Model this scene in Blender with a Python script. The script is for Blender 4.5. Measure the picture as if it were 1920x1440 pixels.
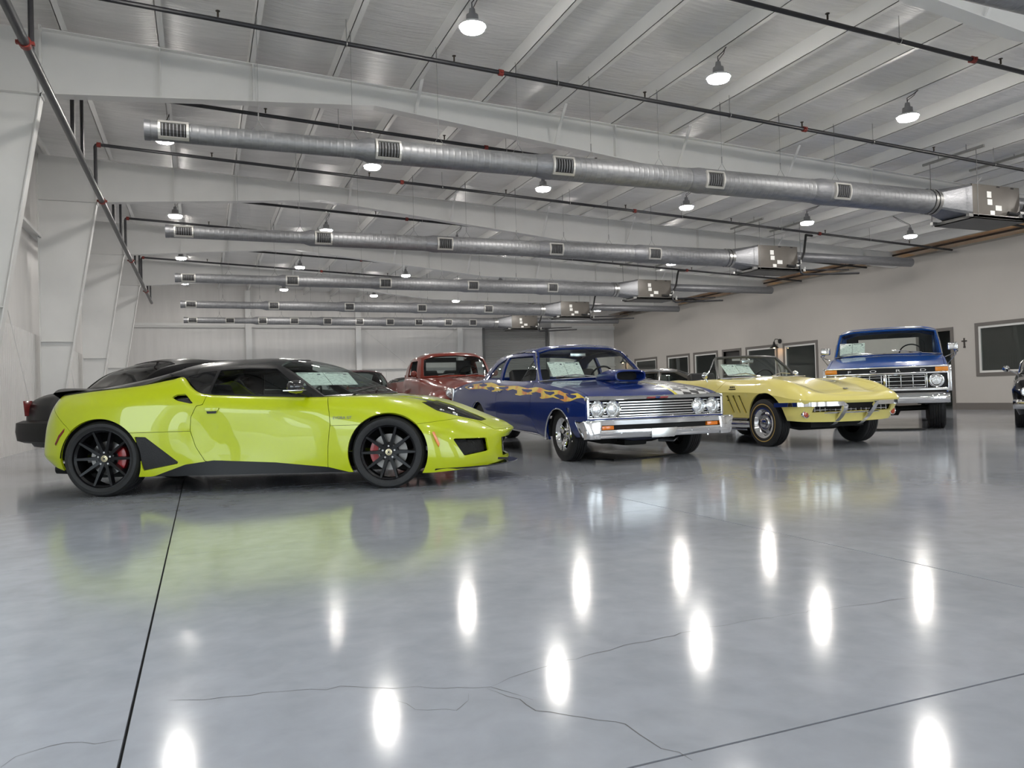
SKY_STRENGTH = 5.0
EXPOSURE = 0.15
FLOOR_A = (.30, .32, .358)
FLOOR_B = (.37, .39, .43)
LAMP_COLOR = (1, .955, .90)
LAMP_STRENGTH = 190
import bpy, bmesh, math, random
import numpy as np
from mathutils import Vector, Matrix
for o in list(bpy.data.objects): bpy.data.objects.remove(o)
SC = bpy.context.scene
COL = SC.collection
R = math.radians
PI = math.pi
# ------------------------------------------------------------ camera
EYE = Vector((0, 0, 0.81))
def set_camera():
    ya, pi, ro = R(21.959), R(.8505), R(-1.6727)
    f = Vector((math.sin(ya)*math.cos(pi), math.cos(ya)*math.cos(pi), math.sin(pi)))
    r = Vector((math.cos(ya), -math.sin(ya), 0)); u = r.cross(f)
    r2 = r*math.cos(ro)+u*math.sin(ro); u2 = u*math.cos(ro)-r*math.sin(ro)
    c = bpy.data.cameras.new('camera'); o = bpy.data.objects.new('camera', c); COL.objects.link(o)
    m = Matrix(((r2.x, u2.x, -f.x, EYE.x), (r2.y, u2.y, -f.y, EYE.y), (r2.z, u2.z, -f.z, EYE.z), (0, 0, 0, 1)))
    o.matrix_world = m
    c.sensor_fit = 'HORIZONTAL'; c.sensor_width = 36; c.lens = 1447.64/1920*36; c.clip_start = .05; c.clip_end = 300
    SC.camera = o
set_camera()
# ------------------------------------------------------------ sky and exposure
W = bpy.data.worlds.new('sky'); SC.world = W; W.use_nodes = True
bg = W.node_tree.nodes['Background']; bg.inputs[0].default_value = (.80, .92, 1, 1); bg.inputs[1].default_value = SKY_STRENGTH
vs = SC.view_settings
vs.view_transform = 'Standard'; vs.look = 'None'; vs.gamma = 1; vs.use_curve_mapping = False; vs.exposure = EXPOSURE
# ------------------------------------------------------------ materials
MATS = {}
def mat(name, col=(.5, .5, .5), rough=.5, metal=0, coat=0, coat_rough=.03, noise=0, nscale=3, bump=0, bscale=40, emit=None, estr=0, alpha=None, spec=.5, stretch=None, rnoise=0, coat_ior=1.5, flake=0):
    if name in MATS: return MATS[name]
    m = bpy.data.materials.new(name); m.use_nodes = True; MATS[name] = m
    nt = m.node_tree; N = nt.nodes; L = nt.links; b = N['Principled BSDF']
    I = b.inputs
    I['Base Color'].default_value = (*col, 1); I['Roughness'].default_value = rough; I['Metallic'].default_value = metal
    I['Coat Weight'].default_value = coat; I['Coat Roughness'].default_value = coat_rough; I['Coat IOR'].default_value = coat_ior
    I['Specular IOR Level'].default_value = spec
    if emit: I['Emission Color'].default_value = (*emit, 1); I['Emission Strength'].default_value = estr
    if noise or bump or rnoise:
        tc = N.new('ShaderNodeTexCoord'); mp = N.new('ShaderNodeMapping'); L.new(tc.outputs['Object'], mp.inputs[0])
        if stretch: mp.inputs['Scale'].default_value = stretch
    if noise or rnoise:
        t = N.new('ShaderNodeTexNoise'); t.inputs['Scale'].default_value = nscale; t.inputs['Detail'].default_value = 6
        L.new(mp.outputs[0], t.inputs['Vector'])
    if noise:
        r = N.new('ShaderNodeMapRange'); r.inputs[1].default_value = .3; r.inputs[2].default_value = .7; r.inputs[3].default_value = 1-noise; r.inputs[4].default_value = 1+noise
        L.new(t.outputs[0], r.inputs[0])
        x = N.new('ShaderNodeMix'); x.data_type = 'RGBA'; x.blend_type = 'MULTIPLY'; x.inputs[0].default_value = 1
        x.inputs[6].default_value = (*col, 1); L.new(r.outputs[0], x.inputs[7]); L.new(x.outputs[2], I['Base Color'])
    if rnoise:
        r = N.new('ShaderNodeMapRange'); r.inputs[1].default_value = .3; r.inputs[2].default_value = .7; r.inputs[3].default_value = max(0, rough-rnoise); r.inputs[4].default_value = rough+rnoise
        L.new(t.outputs[0], r.inputs[0]); L.new(r.outputs[0], I['Roughness'])
    if bump:
        t2 = N.new('ShaderNodeTexNoise'); t2.inputs['Scale'].default_value = bscale; t2.inputs['Detail'].default_value = 4
        L.new(mp.outputs[0], t2.inputs['Vector'])
        bp = N.new('ShaderNodeBump'); bp.inputs['Strength'].default_value = bump; bp.inputs['Distance'].default_value = .02
        L.new(t2.outputs[0], bp.inputs['Height']); L.new(bp.outputs[0], I['Normal'])
    return m
def glass(name, tint=(.6, .65, .65), rough=0.0, ior=1.5):
    if name in MATS: return MATS[name]
    m = bpy.data.materials.new(name); m.use_nodes = True; MATS[name] = m
    nt = m.node_tree; N = nt.nodes; L = nt.links; N.remove(N['Principled BSDF'])
    tr = N.new('ShaderNodeBsdfTransparent'); tr.inputs[0].default_value = (*tint, 1)
    gl = N.new('ShaderNodeBsdfGlossy'); gl.inputs['Roughness'].default_value = rough
    fr = N.new('ShaderNodeFresnel'); ge = N.new('ShaderNodeNewGeometry'); mr = N.new('ShaderNodeMapRange'); mr.inputs[3].default_value = ior; mr.inputs[4].default_value = 1/ior; L.new(ge.outputs['Backfacing'], mr.inputs[0]); L.new(mr.outputs[0], fr.inputs[0])
    mx = N.new('ShaderNodeMixShader'); L.new(fr.outputs[0], mx.inputs[0]); L.new(tr.outputs[0], mx.inputs[1]); L.new(gl.outputs[0], mx.inputs[2])
    L.new(mx.outputs[0], N['Material Output'].inputs[0])
    return m
# ------------------------------------------------------------ objects
def tag(o, label=None, cat=None, group=None, kind=None):
    if label: o['label'] = label
    if cat: o['category'] = cat
    if group: o['group'] = group
    if kind: o['kind'] = kind
    return o
def empty(name, loc=(0, 0, 0), rz=0, label=None, cat=None, group=None, kind=None):
    o = bpy.data.objects.new(name, None); COL.objects.link(o); o.location = loc; o.rotation_euler = (0, 0, rz); o.empty_display_size = .2
    return tag(o, label, cat, group, kind)
def link(name, me, parent=None, m=None):
    o = bpy.data.objects.new(name, me); COL.objects.link(o)
    if parent is not None: o.parent = parent
    if m is not None and not me.materials: me.materials.append(m)
    return o
def inst(name, src, parent=None, loc=None, rot=None, scale=None):
    o = bpy.data.objects.new(name, src.data); COL.objects.link(o)
    o.location = src.location if loc is None else loc
    o.rotation_euler = src.rotation_euler if rot is None else rot
    if scale: o.scale = scale
    if parent is not None: o.parent = parent
    return o
def copy_tree(o, parent=None):
    c = o.copy(); COL.objects.link(c); c.parent = parent
    for ch in list(o.children): copy_tree(ch, c)
    return c
class MB:
    """collects simple shapes; build() links them as one mesh object"""
    def __init__(s): s.v = []; s.f = []; s.mi = []; s.cur = 0
    def add(s, V, F):
        b = len(s.v); s.v += [tuple(map(float, p)) for p in V]; s.f += [tuple(b+i for i in q) for q in F]; s.mi += [s.cur]*len(F); return s
    def box(s, x0, x1, y0, y1, z0, z1):
        V = [(x, y, z) for x in (x0, x1) for y in (y0, y1) for z in (z0, z1)]
        return s.add(V, [(0, 1, 3, 2), (4, 6, 7, 5), (0, 4, 5, 1), (2, 3, 7, 6), (0, 2, 6, 4), (1, 5, 7, 3)])
    def cbox(s, c, d): return s.box(c[0]-d[0]/2, c[0]+d[0]/2, c[1]-d[1]/2, c[1]+d[1]/2, c[2]-d[2]/2, c[2]+d[2]/2)
    def hexa(s, lo, hi):
        n = len(lo); V = list(lo)+list(hi)
        F = [tuple(range(n))[::-1], tuple(range(n, 2*n))]+[(i, (i+1) % n, n+(i+1) % n, n+i) for i in range(n)]
        return s.add(V, F)
    def prism(s, pts, fn0, fn1):
        return s.hexa([fn0(*p) for p in pts], [fn1(*p) for p in pts])
    def bar(s, a, b, w, h, up=(0, 0, 1)):
        a = Vector(a); b = Vector(b); d = (b-a).normalized(); u = Vector(up); x = d.cross(u)
        if x.length < 1e-4: x = d.cross(Vector((1, 0, 0)))
        x.normalize(); z = x.cross(d)
        q = [(-w/2, -h/2), (w/2, -h/2), (w/2, h/2), (-w/2, h/2)]
        return s.hexa([a+x*i+z*j for i, j in q], [b+x*i+z*j for i, j in q])
    def tube(s, pts, r, n=10, cap=True, closed=False):
        P = [Vector(p) for p in pts]; m = len(P); rr = r if hasattr(r, '__len__') else [r]*m
        V = []; F = []; prev = None
        for i, p in enumerate(P):
            if closed: t = (P[(i+1) % m]-P[i-1]).normalized()
            else: t = ((P[min(i+1, m-1)]-p).normalized() + (p-P[max(i-1, 0)]).normalized()); t = t.normalized() if t.length > 1e-6 else Vector((0, 0, 1))
            if prev is None:
                x = t.orthogonal().normalized()
            else:
                x = (prev-t*prev.dot(t)).normalized()
            prev = x; y = t.cross(x)
            V += [p+(x*math.cos(2*PI*k/n)+y*math.sin(2*PI*k/n))*rr[i] for k in range(n)]
        for i in range(m if closed else m-1):
            a = i*n; b = ((i+1) % m)*n
            F += [(a+k, a+(k+1) % n, b+(k+1) % n, b+k) for k in range(n)]
        if cap and not closed: F += [tuple(range(n))[::-1], tuple(range((m-1)*n, m*n))]
        return s.add(V, F)
    def cyl(s, a, b, r, n=16): return s.tube([a, b], r, n)
    def lathe(s, prof, n=32, axis='y', c=(0, 0, 0), closed=False):
        """prof: (radius, position along axis)"""
        V = []; F = []; m = len(prof)
        for r, h in prof:
            for k in range(n):
                a = 2*PI*k/n; p, q = r*math.cos(a), r*math.sin(a)
                V.append((c[0]+(h if axis == 'x' else p), c[1]+(h if axis == 'y' else (p if axis == 'x' else q)), c[2]+(h if axis == 'z' else q)))
        for i in range(m if closed else m-1):
            a = i*n; b = ((i+1) % m)*n
            F += [(a+k, a+(k+1) % n, b+(k+1) % n, b+k) for k in range(n)]
        return s.add(V, F)
    def mesh(s, name, mats, sharp=35, flip=False):
        me = bpy.data.meshes.new(name); me.from_pydata(s.v, [], s.f)
        for m in (mats if isinstance(mats, (list, tuple)) else [mats]): me.materials.append(m)
        if any(s.mi): me.polygons.foreach_set('material_index', s.mi)
        bm = bmesh.new(); bm.from_mesh(me); bmesh.ops.recalc_face_normals(bm, faces=bm.faces[:]); bm.to_mesh(me); bm.free()
        me.polygons.foreach_set('use_smooth', [True]*len(me.polygons)); me.set_sharp_from_angle(angle=R(sharp)); me.update()
        return me
    def build(s, name, mats, parent=None, sharp=35, bevel=0, seg=2):
        me = s.mesh(name, mats, sharp)
        if bevel:
            bm = bmesh.new(); bm.from_mesh(me)
            bmesh.ops.bevel(bm, geom=bm.edges[:], offset=bevel, segments=seg, affect='EDGES', profile=.6, clamp_overlap=True)
            bm.to_mesh(me); bm.free(); me.polygons.foreach_set('use_smooth', [True]*len(me.polygons)); me.set_sharp_from_angle(angle=R(sharp)); me.update()
        return link(name, me, parent)
def wall_mb(axis, pos, th, a0, a1, z0, z1, holes):
    """wall plane with rectangular openings; holes: (a0,a1,z0,z1)"""
    mb = MB(); cuts = sorted({a0, a1, *[h[0] for h in holes], *[h[1] for h in holes]})
    for p, q in zip(cuts, cuts[1:]):
        hs = sorted([(h[2], h[3]) for h in holes if h[0] <= p+1e-6 and h[1] >= q-1e-6]); z = z0
        for u, v in hs+[(z1, z1)]:
            if u-z > 1e-4:
                if axis == 'x': mb.box(pos, pos+th, p, q, z, u)
                else: mb.box(p, q, pos, pos+th, z, u)
            z = v
    return mb
# ============================================================ setting
random.seed(7); rng = np.random.default_rng(5)
WHITE = mat('white_steel_paint', (.83, .83, .815), .45, noise=.03, nscale=1.5)
FAB = mat('white_insulation_facing', (.80, .795, .785), .36, noise=.06, nscale=2.0, bump=1.0, bscale=3.2, stretch=(.7, 7, 1))
FABW = mat('white_wall_facing', (.80, .785, .765), .35, noise=.04, nscale=1.2, bump=.22, bscale=1.6, stretch=(4, 4, .5))
LINER = mat('white_liner_panel', (.78, .77, .75), .4, noise=.04, nscale=2)
GALV = mat('galvanised_steel', (.27, .275, .29), .48, metal=.65, noise=.16, nscale=9, rnoise=.1, bump=.12, bscale=30, stretch=(1, 4, 4))
GALVB = mat('galvanised_bright', (.45, .45, .44), .32, metal=.9, noise=.08, nscale=14)
BLKPIPE = mat('black_pipe', (.022, .022, .026), .42)
REDC = mat('red_coupling', (.22, .03, .022), .5)
DARK = mat('matte_black', (.010, .010, .011), .6)
TAUPE = mat('taupe_trim', (.155, .142, .130), .5)
WALLP = mat('greige_wall_paint', (.52, .495, .46), .6, noise=.02, nscale=1, bump=.05, bscale=60)
ALU = mat('satin_aluminium', (.75, .75, .73), .25, metal=1)
PAPER = mat('white_label', (.75, .75, .73), .6)
RZ = lambda x: 6.0-.045*x                  # top of the rafters
X0, X1, Y0, Y1 = -3.2, 29.0, -12.3, 37.0
# ---- floor: slabs between saw cuts
def floor_material():
    m = bpy.data.materials.new('polished_concrete'); m.use_nodes = True; nt = m.node_tree; N = nt.nodes; L = nt.links; b = N['Principled BSDF']
    g = N.new('ShaderNodeNewGeometry'); mp = N.new('ShaderNodeMapping'); L.new(g.outputs['Position'], mp.inputs[0])
    def noise(sc, det, dist=0, rough=.55):
        t = N.new('ShaderNodeTexNoise'); t.inputs['Scale'].default_value = sc; t.inputs['Detail'].default_value = det; t.inputs['Distortion'].default_value = dist; t.inputs['Roughness'].default_value = rough
        L.new(mp.outputs[0], t.inputs['Vector']); return t
    a = noise(.9, 8, .6, .6); c = noise(7, 6, .3); d = noise(420, 2)
    r1 = N.new('ShaderNodeValToRGB'); r1.color_ramp.elements[0].position = .3; r1.color_ramp.elements[1].position = .72
    r1.color_ramp.elements[0].color = (*FLOOR_A, 1); r1.color_ramp.elements[1].color = (*FLOOR_B, 1); L.new(a.outputs[0], r1.inputs[0])
    mr = N.new('ShaderNodeMapRange'); mr.inputs[1].default_value = .25; mr.inputs[2].default_value = .75; mr.inputs[3].default_value = .9; mr.inputs[4].default_value = 1.1; L.new(c.outputs[0], mr.inputs[0])
    x = N.new('ShaderNodeMix'); x.data_type = 'RGBA'; x.blend_type = 'MULTIPLY'; x.inputs[0].default_value = 1; L.new(r1.outputs[0], x.inputs[6]); L.new(mr.outputs[0], x.inputs[7]); L.new(x.outputs[2], b.inputs['Base Color'])
    rr = N.new('ShaderNodeMapRange'); rr.inputs[1].default_value = .3; rr.inputs[2].default_value = .7; rr.inputs[3].default_value = .10; rr.inputs[4].default_value = .15; L.new(a.outputs[0], rr.inputs[0]); L.new(rr.outputs[0], b.inputs['Roughness'])
    b.inputs['Specular IOR Level'].default_value = .5
    bp = N.new('ShaderNodeBump'); bp.inputs['Strength'].default_value = .02; bp.inputs['Distance'].default_value = .0004; L.new(d.outputs[0], bp.inputs['Height']); L.new(bp.outputs[0], b.inputs['Normal'])
    return m
FLOOR = floor_material()
JOINT = mat('joint_dirt', (.03, .03, .03), .8)
mb = MB(); mb.box(X0, X1, Y0, Y1, -.2, -.02); fl = mb.build('floor', JOINT); tag(fl, 'grey polished concrete slab floor', None, None, 'structure')
xs = [X0, -.19]+[-.19+3.16*k for k in range(1, 7)]+[X1]
ys = [Y0]+[1.47+3.1*k for k in range(-4, 11)]+[Y1]
g = .004
for i, (a, b) in enumerate(zip(xs, xs[1:])):
    for j, (c, d) in enumerate(zip(ys, ys[1:])):
        mb = MB(); mb.box(a+(g if i else 0), b-g, c+(.0018 if c > 2 else g), d-(.0018 if d > 2 else g), -.03, 0); mb.build('floor_slab', FLOOR, fl)
CR = mat('crack', (.10, .10, .105), .7)
def crack(pts, w):
    P = []
    for (x0, y0), (x1, y1) in zip(pts, pts[1:]):
        n = max(2, int(math.hypot(x1-x0, y1-y0)/.035))
        for k in range(n): t = k/n; P.append((x0+(x1-x0)*t+random.gauss(0, .006), y0+(y1-y0)*t+random.gauss(0, .006)))
    P.append(pts[-1]); V = []; F = []
    for k, (x, y) in enumerate(P):
        a = P[max(0, k-1)]; b = P[min(len(P)-1, k+1)]; dx, dy = b[0]-a[0], b[1]-a[1]; l = math.hypot(dx, dy) or 1; ww = w*random.uniform(.4, 1.2)*min(1, .3+k/4, .3+(len(P)-1-k)/4)
        V += [(x-dy/l*ww, y+dx/l*ww, .0004), (x+dy/l*ww, y-dx/l*ww, .0004)]
    F = [(2*k, 2*k+1, 2*k+3, 2*k+2) for k in range(len(P)-1)]
    m2 = MB(); m2.add(V, F); m2.build('crack', CR, fl)
crack([(.72, 2.03), (.81, 2.08), (.91, 2.11), (1.09, 2.15), (1.32, 2.18), (1.59, 2.21), (2.03, 2.21), (2.3, 2.17), (2.64, 2.18)], .0016)
crack([(.80, 1.9), (.72, 2.04), (.51, 2.14), (.35, 2.23), (.07, 2.29), (-.1, 2.34)], .0014)
crack([(.72, 2.02), (.79, 1.84), (.85, 1.77), (.94, 1.66), (.95, 1.56), (.98, 1.44)], .0018)
crack([(-.45, 2.09), (-.39, 2.15), (-.32, 2.16), (-.25, 2.13), (-.19, 2.12)], .0014)
crack([(.45, 2.14), (.5, 1.98), (.6, 1.93), (.66, 2.02)], .001)
crack([(.72, 5.1), (.68, 4.9), (.73, 4.75), (.80, 4.62)], .002)
mb = MB(); mb.box(-80, 80, -90, 90, -.27, -.22); gd = mb.build('ground_outside', mat('outside_concrete', (.45, .45, .44), .8)); tag(gd, 'pale concrete apron outside the building', None, None, 'structure')
# ---- left wall with its opening for daylight, back wall, front wall, outer wall
wl = wall_mb('x', X0-.2, .2, Y0, Y1, 0, 6.5, [(.7, 1.9, 0, 2.9), (2.35, 3.6, 0, 2.9), (4.05, 5.5, 0, 2.9)]).build('wall_left', FABW); tag(wl, 'white insulated left wall behind the steel columns', None, None, 'structure')
pm = MB(); P = []; n = 6
prof = []
for k in range(n): a = k*.925/n; prof += [(a, 0), (a+.10, 0), (a+.115, .022), (a+.14, .022)]
prof.append((.925, 0))
V = [(t, y, z) for y, t in prof for z in (0, 2.37)]
pm.add(V, [(2*k, 2*k+1, 2*k+3, 2*k+2) for k in range(len(prof)-1)]); pme = pm.mesh('liner_panel', LINER, 20)
ydoor = [(-9.6, -3.9)]
k = 0; y = 5.5
while y < 36.9:
    o = link('liner_panel', pme, wl); o.location = (X0+.012, y, 0); y += .93
mb = MB()
for z in (4.42,): mb.box(X0, X0+.20, 6.2, Y1-.3, z, z+.012); mb.box(X0+.18, X0+.2, 6.2, Y1-.3, z-.05, z); 
mb.build('wall_girt', WHITE, wl)
for yf in (12.3, 18.47, 24.64):
    mb = MB(); mb.tube([(X0+.12, yf+.3, 5.4), (X0+.12, yf+5.9, .2)], .008, 6); mb.build('brace_rod', WHITE, wl)
wb = wall_mb('y', Y1, .2, X0, X1, 0, 6.6, [(13.42, 16.98, 0, 4.27)]).build('wall_back', FABW); tag(wb, 'white insulated back wall with steel posts and girts', None, None, 'structure')
for x in (2.06, 7.02, 12.09, 17.15):
    mb = MB(); zt = RZ(x)
    mb.box(x-.13, x+.13, Y1-.26, Y1-.245, 0, zt); mb.box(x-.13, x+.13, Y1-.015, Y1-.001, 0, zt); mb.box(x-.008, x+.008, Y1-.245, Y1-.015, 0, zt); mb.build('wall_post', WHITE, wb)
segs = [(-2.75, 1.93), (2.19, 6.89), (7.15, 11.96), (12.22, 13.3), (17.1, 20.95)]
for a, b in segs:
    for z in (2.29, 4.28):
        if z < 4 and a > 13 and a < 14: continue
        mb = MB(); mb.box(a, b, Y1-.2, Y1-.001, z, z+.01); mb.box(a, b, Y1-.2, Y1-.188, z-.05 if z > 4 else z-.03, z+(.14 if z > 4 else .02)); mb.build('wall_girt', WHITE, wb)
    w = (b-a); nn = max(1, round(w/1.22))
    for kk in range(nn):
        mb = MB(); mb.box(a+kk*w/nn+.006, a+(kk+1)*w/nn-.006, Y1-.03, Y1-.001, .02, 2.27); mb.build('liner_panel', LINER, wb)
for a, b in (((7.3, 4.2), (9.6, 2.3)), ((11.9, 4.2), (9.6, 2.3))):
    mb = MB(); mb.tube([(a[0], Y1-.1, a[1]), (b[0], Y1-.1, b[1])], .009, 6); mb.build('brace_rod', WHITE, wb)
# rolling door in the back wall
rd = empty('door_1', (15.2, Y1, 0), 0, 'grey rolling slat door in the back wall', None, None, 'structure')
SLAT = mat('grey_slat', (.42, .42, .41), .42, metal=.2)
mb = MB(); mb.add([(x, d, z) for x, d, z in []], [])
prof = [(0, .03), (.012, 0), (.062, 0), (.074, .03)]
V = []; F = []
for k in range(57):
    for z, d in prof: V += [(-1.74, .05+d, k*.075+z), (1.74, .05+d, k*.075+z)]
F = [(2*i, 2*i+1, 2*i+3, 2*i+2) for i in range(len(V)//2-1)]
mb.add(V, F); mb.build('slat_curtain', SLAT, rd, 20)['kind'] = 'stuff'
for s in (-1, 1): mb = MB(); mb.box(s*1.78-.06, s*1.78+.06, -.06, .06, 0, 4.3); mb.build('guide_rail', mat('guide_grey', (.18, .18, .18), .5), rd)
mb = MB(); mb.box(-1.9, 1.9, -.3, .02, 4.28, 4.62); mb.build('hood', mat('hood_grey', (.3, .3, .3), .45), rd)
fw = wall_mb('y', Y0-.2, .2, X0, X1, 0, 6.6, [(-1.9, 3.1, 0, 4.27), (5.2, 10.2, 0, 4.27), (12.3, 17.3, 0, 4.27)]).build('wall_front', FABW); tag(fw, 'white front wall with open bay doors behind the camera', None, None, 'structure')
ow = MB().box(X1, X1+.2, Y0, Y1, 0, 6.6).build('wall_outer', mat('tan_board', (.52, .45, .36), .7)); tag(ow, 'tan outer wall beyond the office', None, None, 'structure')
# ---- ceiling: draped facing between purlins
PX = [-1.70+1.245*k for k in range(-1, 25)]; PX = [x for x in PX if X0 < x < X1]
ex = [X0]+PX+[X1]
cx = []; cz = []
for a, b in zip(ex, ex[1:]):
    for t in np.linspace(0, 1, 9)[:-1]: cx.append(a+(b-a)*t); cz.append(-.03*4*t*(1-t))
cx.append(X1); cz.append(0); cx = np.array(cx); cz = np.array(cz)
cy = np.arange(Y0, Y1+.01, .145); wr = np.zeros((len(cx), len(cy)))
for gi in range(len(ex)-1):
    a = ex[gi]; b = ex[gi+1]; sel = (cx >= a) & (cx <= b); t = (cx[sel]-a)/(b-a); env = np.sin(PI*t)**.6
    pr = np.zeros(len(cy))
    for q in range(170):
        y0 = rng.uniform(Y0, Y1); w = rng.uniform(.05, .28); pr += rng.uniform(-.011, .022)*np.exp(-((cy-y0)/w)**2)
    sh = np.interp(cy, np.linspace(Y0, Y1, 40), rng.uniform(-.02, .02, 40))
    wr[sel] -= np.outer(env, pr+sh)
ZZ = (RZ(cx)+.235+cz)[:, None]+wr; ZZ = np.maximum(ZZ, (RZ(cx)+.1)[:, None])
V = np.stack([np.repeat(cx[:, None], len(cy), 1), np.repeat(cy[None], len(cx), 0), ZZ], -1).reshape(-1, 3)
ny = len(cy); idx = np.arange(len(cx)*ny).reshape(len(cx), ny)
F = np.stack([idx[:-1, :-1], idx[:-1, 1:], idx[1:, 1:], idx[1:, :-1]], -1).reshape(-1, 4)
me = bpy.data.meshes.new('ceiling'); me.from_pydata(V.tolist(), [], F.tolist()); me.polygons.foreach_set('use_smooth', [True]*len(me.polygons))
ce = link('ceiling', me, None, FAB); tag(ce, 'white draped insulation ceiling over the purlins', None, None, 'structure')
mb = MB(); mb.box(X0, X1, Y0, Y1, 6.45, 6.5); rf = mb.build('roof_deck', LINER, ce)
for x in PX:
    mb = MB(); z = RZ(x)+.004
    mb.box(x-.005, x+.005, Y0, Y1, z, z+.25); mb.box(x-.005, x+.08, Y0, Y1, z, z+.006)
    mb.build('purlin', WHITE, ce)
bolt = MB(); bolt.cyl((-.014, 0, 0), (0, 0, 0), .010, 6); bme = bolt.mesh('bolt', mat('bolt_grey', (.12, .12, .12), .5))
# ---- rigid frames
FRY = [12.3-6.17*3, 12.3-6.17*2, 12.3-6.17, 12.3, 18.47, 24.64, 30.81]
FLB = ['rearmost white steel frame behind the camera', 'white steel frame just behind the camera', 'white steel frame above and before the camera', 'nearest white steel frame in view spanning above the long duct', 'second white steel frame in view counted from the camera', 'third white steel frame in view counted from the camera', 'farthest white steel frame in view before the back wall']
RB = [(-1.96, 5.17), (2.7, 5.53), (9, 4.89), (13, 4.84), (17, 4.83), (20.8, 4.6), (28.8, 4.5)]
def make_frame(y, lab):
    e = empty('steel_frame', (0, y, 0), 0, lab, 'steel frame', 'steel frames of the hall')
    def plate(name, pts, th):
        m = MB(); m.prism(pts, lambda x, z: (x, -th/2, z), lambda x, z: (x, th/2, z)); return m.build(name, WHITE, e)
    def flange(name, a, b, w=.2, th=.014):
        m = MB(); m.bar((a[0], 0, a[1]), (b[0], 0, b[1]), w, th, up=(0, 0, 1) if abs(b[0]-a[0]) > .5*abs(b[1]-a[1]) else (1, 0, 0)); return m.build(name, WHITE, e)
    plate('column_web', [(-3.05, 0), (-2.80, 0), (-1.96, 5.17), (-1.96, 6.08), (-3.05, 6.12)], .012)
    flange('column_flange', (-3.05, 0), (-3.05, 6.12)); flange('column_flange', (-2.80, 0), (-1.96, 5.17)); flange('end_plate', (-1.96, 5.12), (-1.96, 6.13), .2, .03)
    flange('knee_plate', (-3.05, 5.17), (-1.97, 5.17), .18, .014)
    m = MB(); m.box(-3.05, -2.44, -.095, .095, 2.2, 2.214); m.build('girt_clip', WHITE, e)
    plate('rafter_web', RB+[(x, RZ(x)-.006) for x in (28.8, 20, 10, -1.96)], .012)
    flange('rafter_top_flange', (-1.96, RZ(-1.96)-.007), (28.8, RZ(28.8)-.007))
    for a, b in zip(RB, RB[1:]): flange('rafter_bottom_flange', a, b)
    bz = lambda x: float(np.interp(x, [p[0] for p in RB], [p[1] for p in RB]))
    for x in (-.45, .84, 7.1, 13.3, 19.6):
        m = MB(); m.box(x-.007, x+.007, -.095, .095, bz(x), RZ(x)-.01); m.build('stiffener', WHITE, e)
    for x in (3.36, 5.88, 8.4, 10.93, 15.98):
        m = MB(); m.bar((x, -.55, RZ(x)+.02), (x, -.08, bz(x)+.01), .05, .012, up=(0, 1, 0)); m.build('flange_brace', WHITE, e)
    return e
for y, l in zip(FRY, FLB): make_frame(y, l)
# ---- office wall with windows and doors
XR = 21.0
wins = [(32.76, 34.89), (30.01, 31.91), (27.91, 29.72), (24.14, 26.05), (22.02, 23.84), (12.3, 15.82)]
doors = [(26.43, 27.51, 2.42), (16.62, 17.72, 2.38)]
t = .10
holes = [(a+t, b-t, .97+t, 2.52-t) for a, b in wins]+[(a, b, 0, z) for a, b, z in doors]
rw = wall_mb('x', XR, .16, Y0, Y1, 0, 4.84, holes).build('wall_right', WALLP); tag(rw, 'tall greige office wall with windows', None, None, 'structure')
mb = MB(); mb.box(XR-.012, XR+.17, Y0, Y1, 4.8, 4.862); mb.build('wall_cap', mat('cap_greige', (.30, .28, .25), .6), rw)
cuts = [Y0]+[v for d in sorted(doors) for v in (d[0]-.1, d[1]+.1)]+[Y1]
mb = MB()
for a, b in zip(cuts[::2], cuts[1::2]): mb.box(XR-.018, XR, a, b, 0, .20)
tag(mb.build('baseboard_right', TAUPE), 'taupe baseboard of the office wall', None, None, 'structure')
WFR = mat('white_window_frame', (.75, .75, .72), .35)
OGL = glass('office_glass', (.62, .68, .66), 0, 1.75)
wl_lab = ['window nearest the far corner', 'second window from the far corner', 'window left of the office door', 'window left of the wall lantern', 'window right of the wall lantern', 'large window right of the cross']
for i, (a, b) in enumerate(wins):
    e = empty('window_%d' % (i+1), (XR, (a+b)/2, .97), 0, 'taupe trimmed '+wl_lab[i], None, None, 'structure'); h = (b-a)/2
    def ring(name, w0, w1, x0, x1, m):
        for nm, args in ((name, (-h+w0, h-w0, w0, w1)), (name, (-h+w0, h-w0, 1.55-w1, 1.55-w0)), (name, (-h+w0, -h+w1, w1, 1.55-w1)), (name, (h-w1, h-w0, w1, 1.55-w1))):
            q = MB(); q.box(x0, x1, *args); q.build(nm, m, e)
    ring('window_trim', 0, .10, -.022, 0, TAUPE); ring('window_frame', .10, .16, -.005, .06, WFR)
    q = MB(); q.box(.03, .036, -h+.16, h-.16, .16, 1.39); q.build('pane', OGL, e)
for i, (a, b, z) in enumerate(doors):
    e = empty('door_%d' % (i+2), (XR, (a+b)/2, 0), 0, ['taupe framed office door with small sign', 'open dark doorway behind the blue pickup'][i], None, None, 'structure'); h = (b-a)/2
    for args in ((-h-.1, -h, 0, z+.1), (h, h+.1, 0, z+.1), (-h, h, z, z+.1)): q = MB(); q.box(-.022, .16, *args); q.build('door_frame', TAUPE, e)
    q = MB(); q.box(.1, .14, -h, h, .01, z) if i == 0 else q.box(.16, 1.2, -h+.01, -h+.05, .01, z)
    q.build('door_leaf', mat('dark_door', (.03, .028, .027), .5), e)
    if i == 0:
        q = MB(); q.box(-.5, -.02, -.62, -.6, 2.12, 2.15); q.build('sign_bracket', DARK, e)
        q = MB(); q.box(-.46, -.06, -.622, -.598, 1.98, 2.10); s_ = q.build('sign_plate', PAPER, e)
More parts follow.
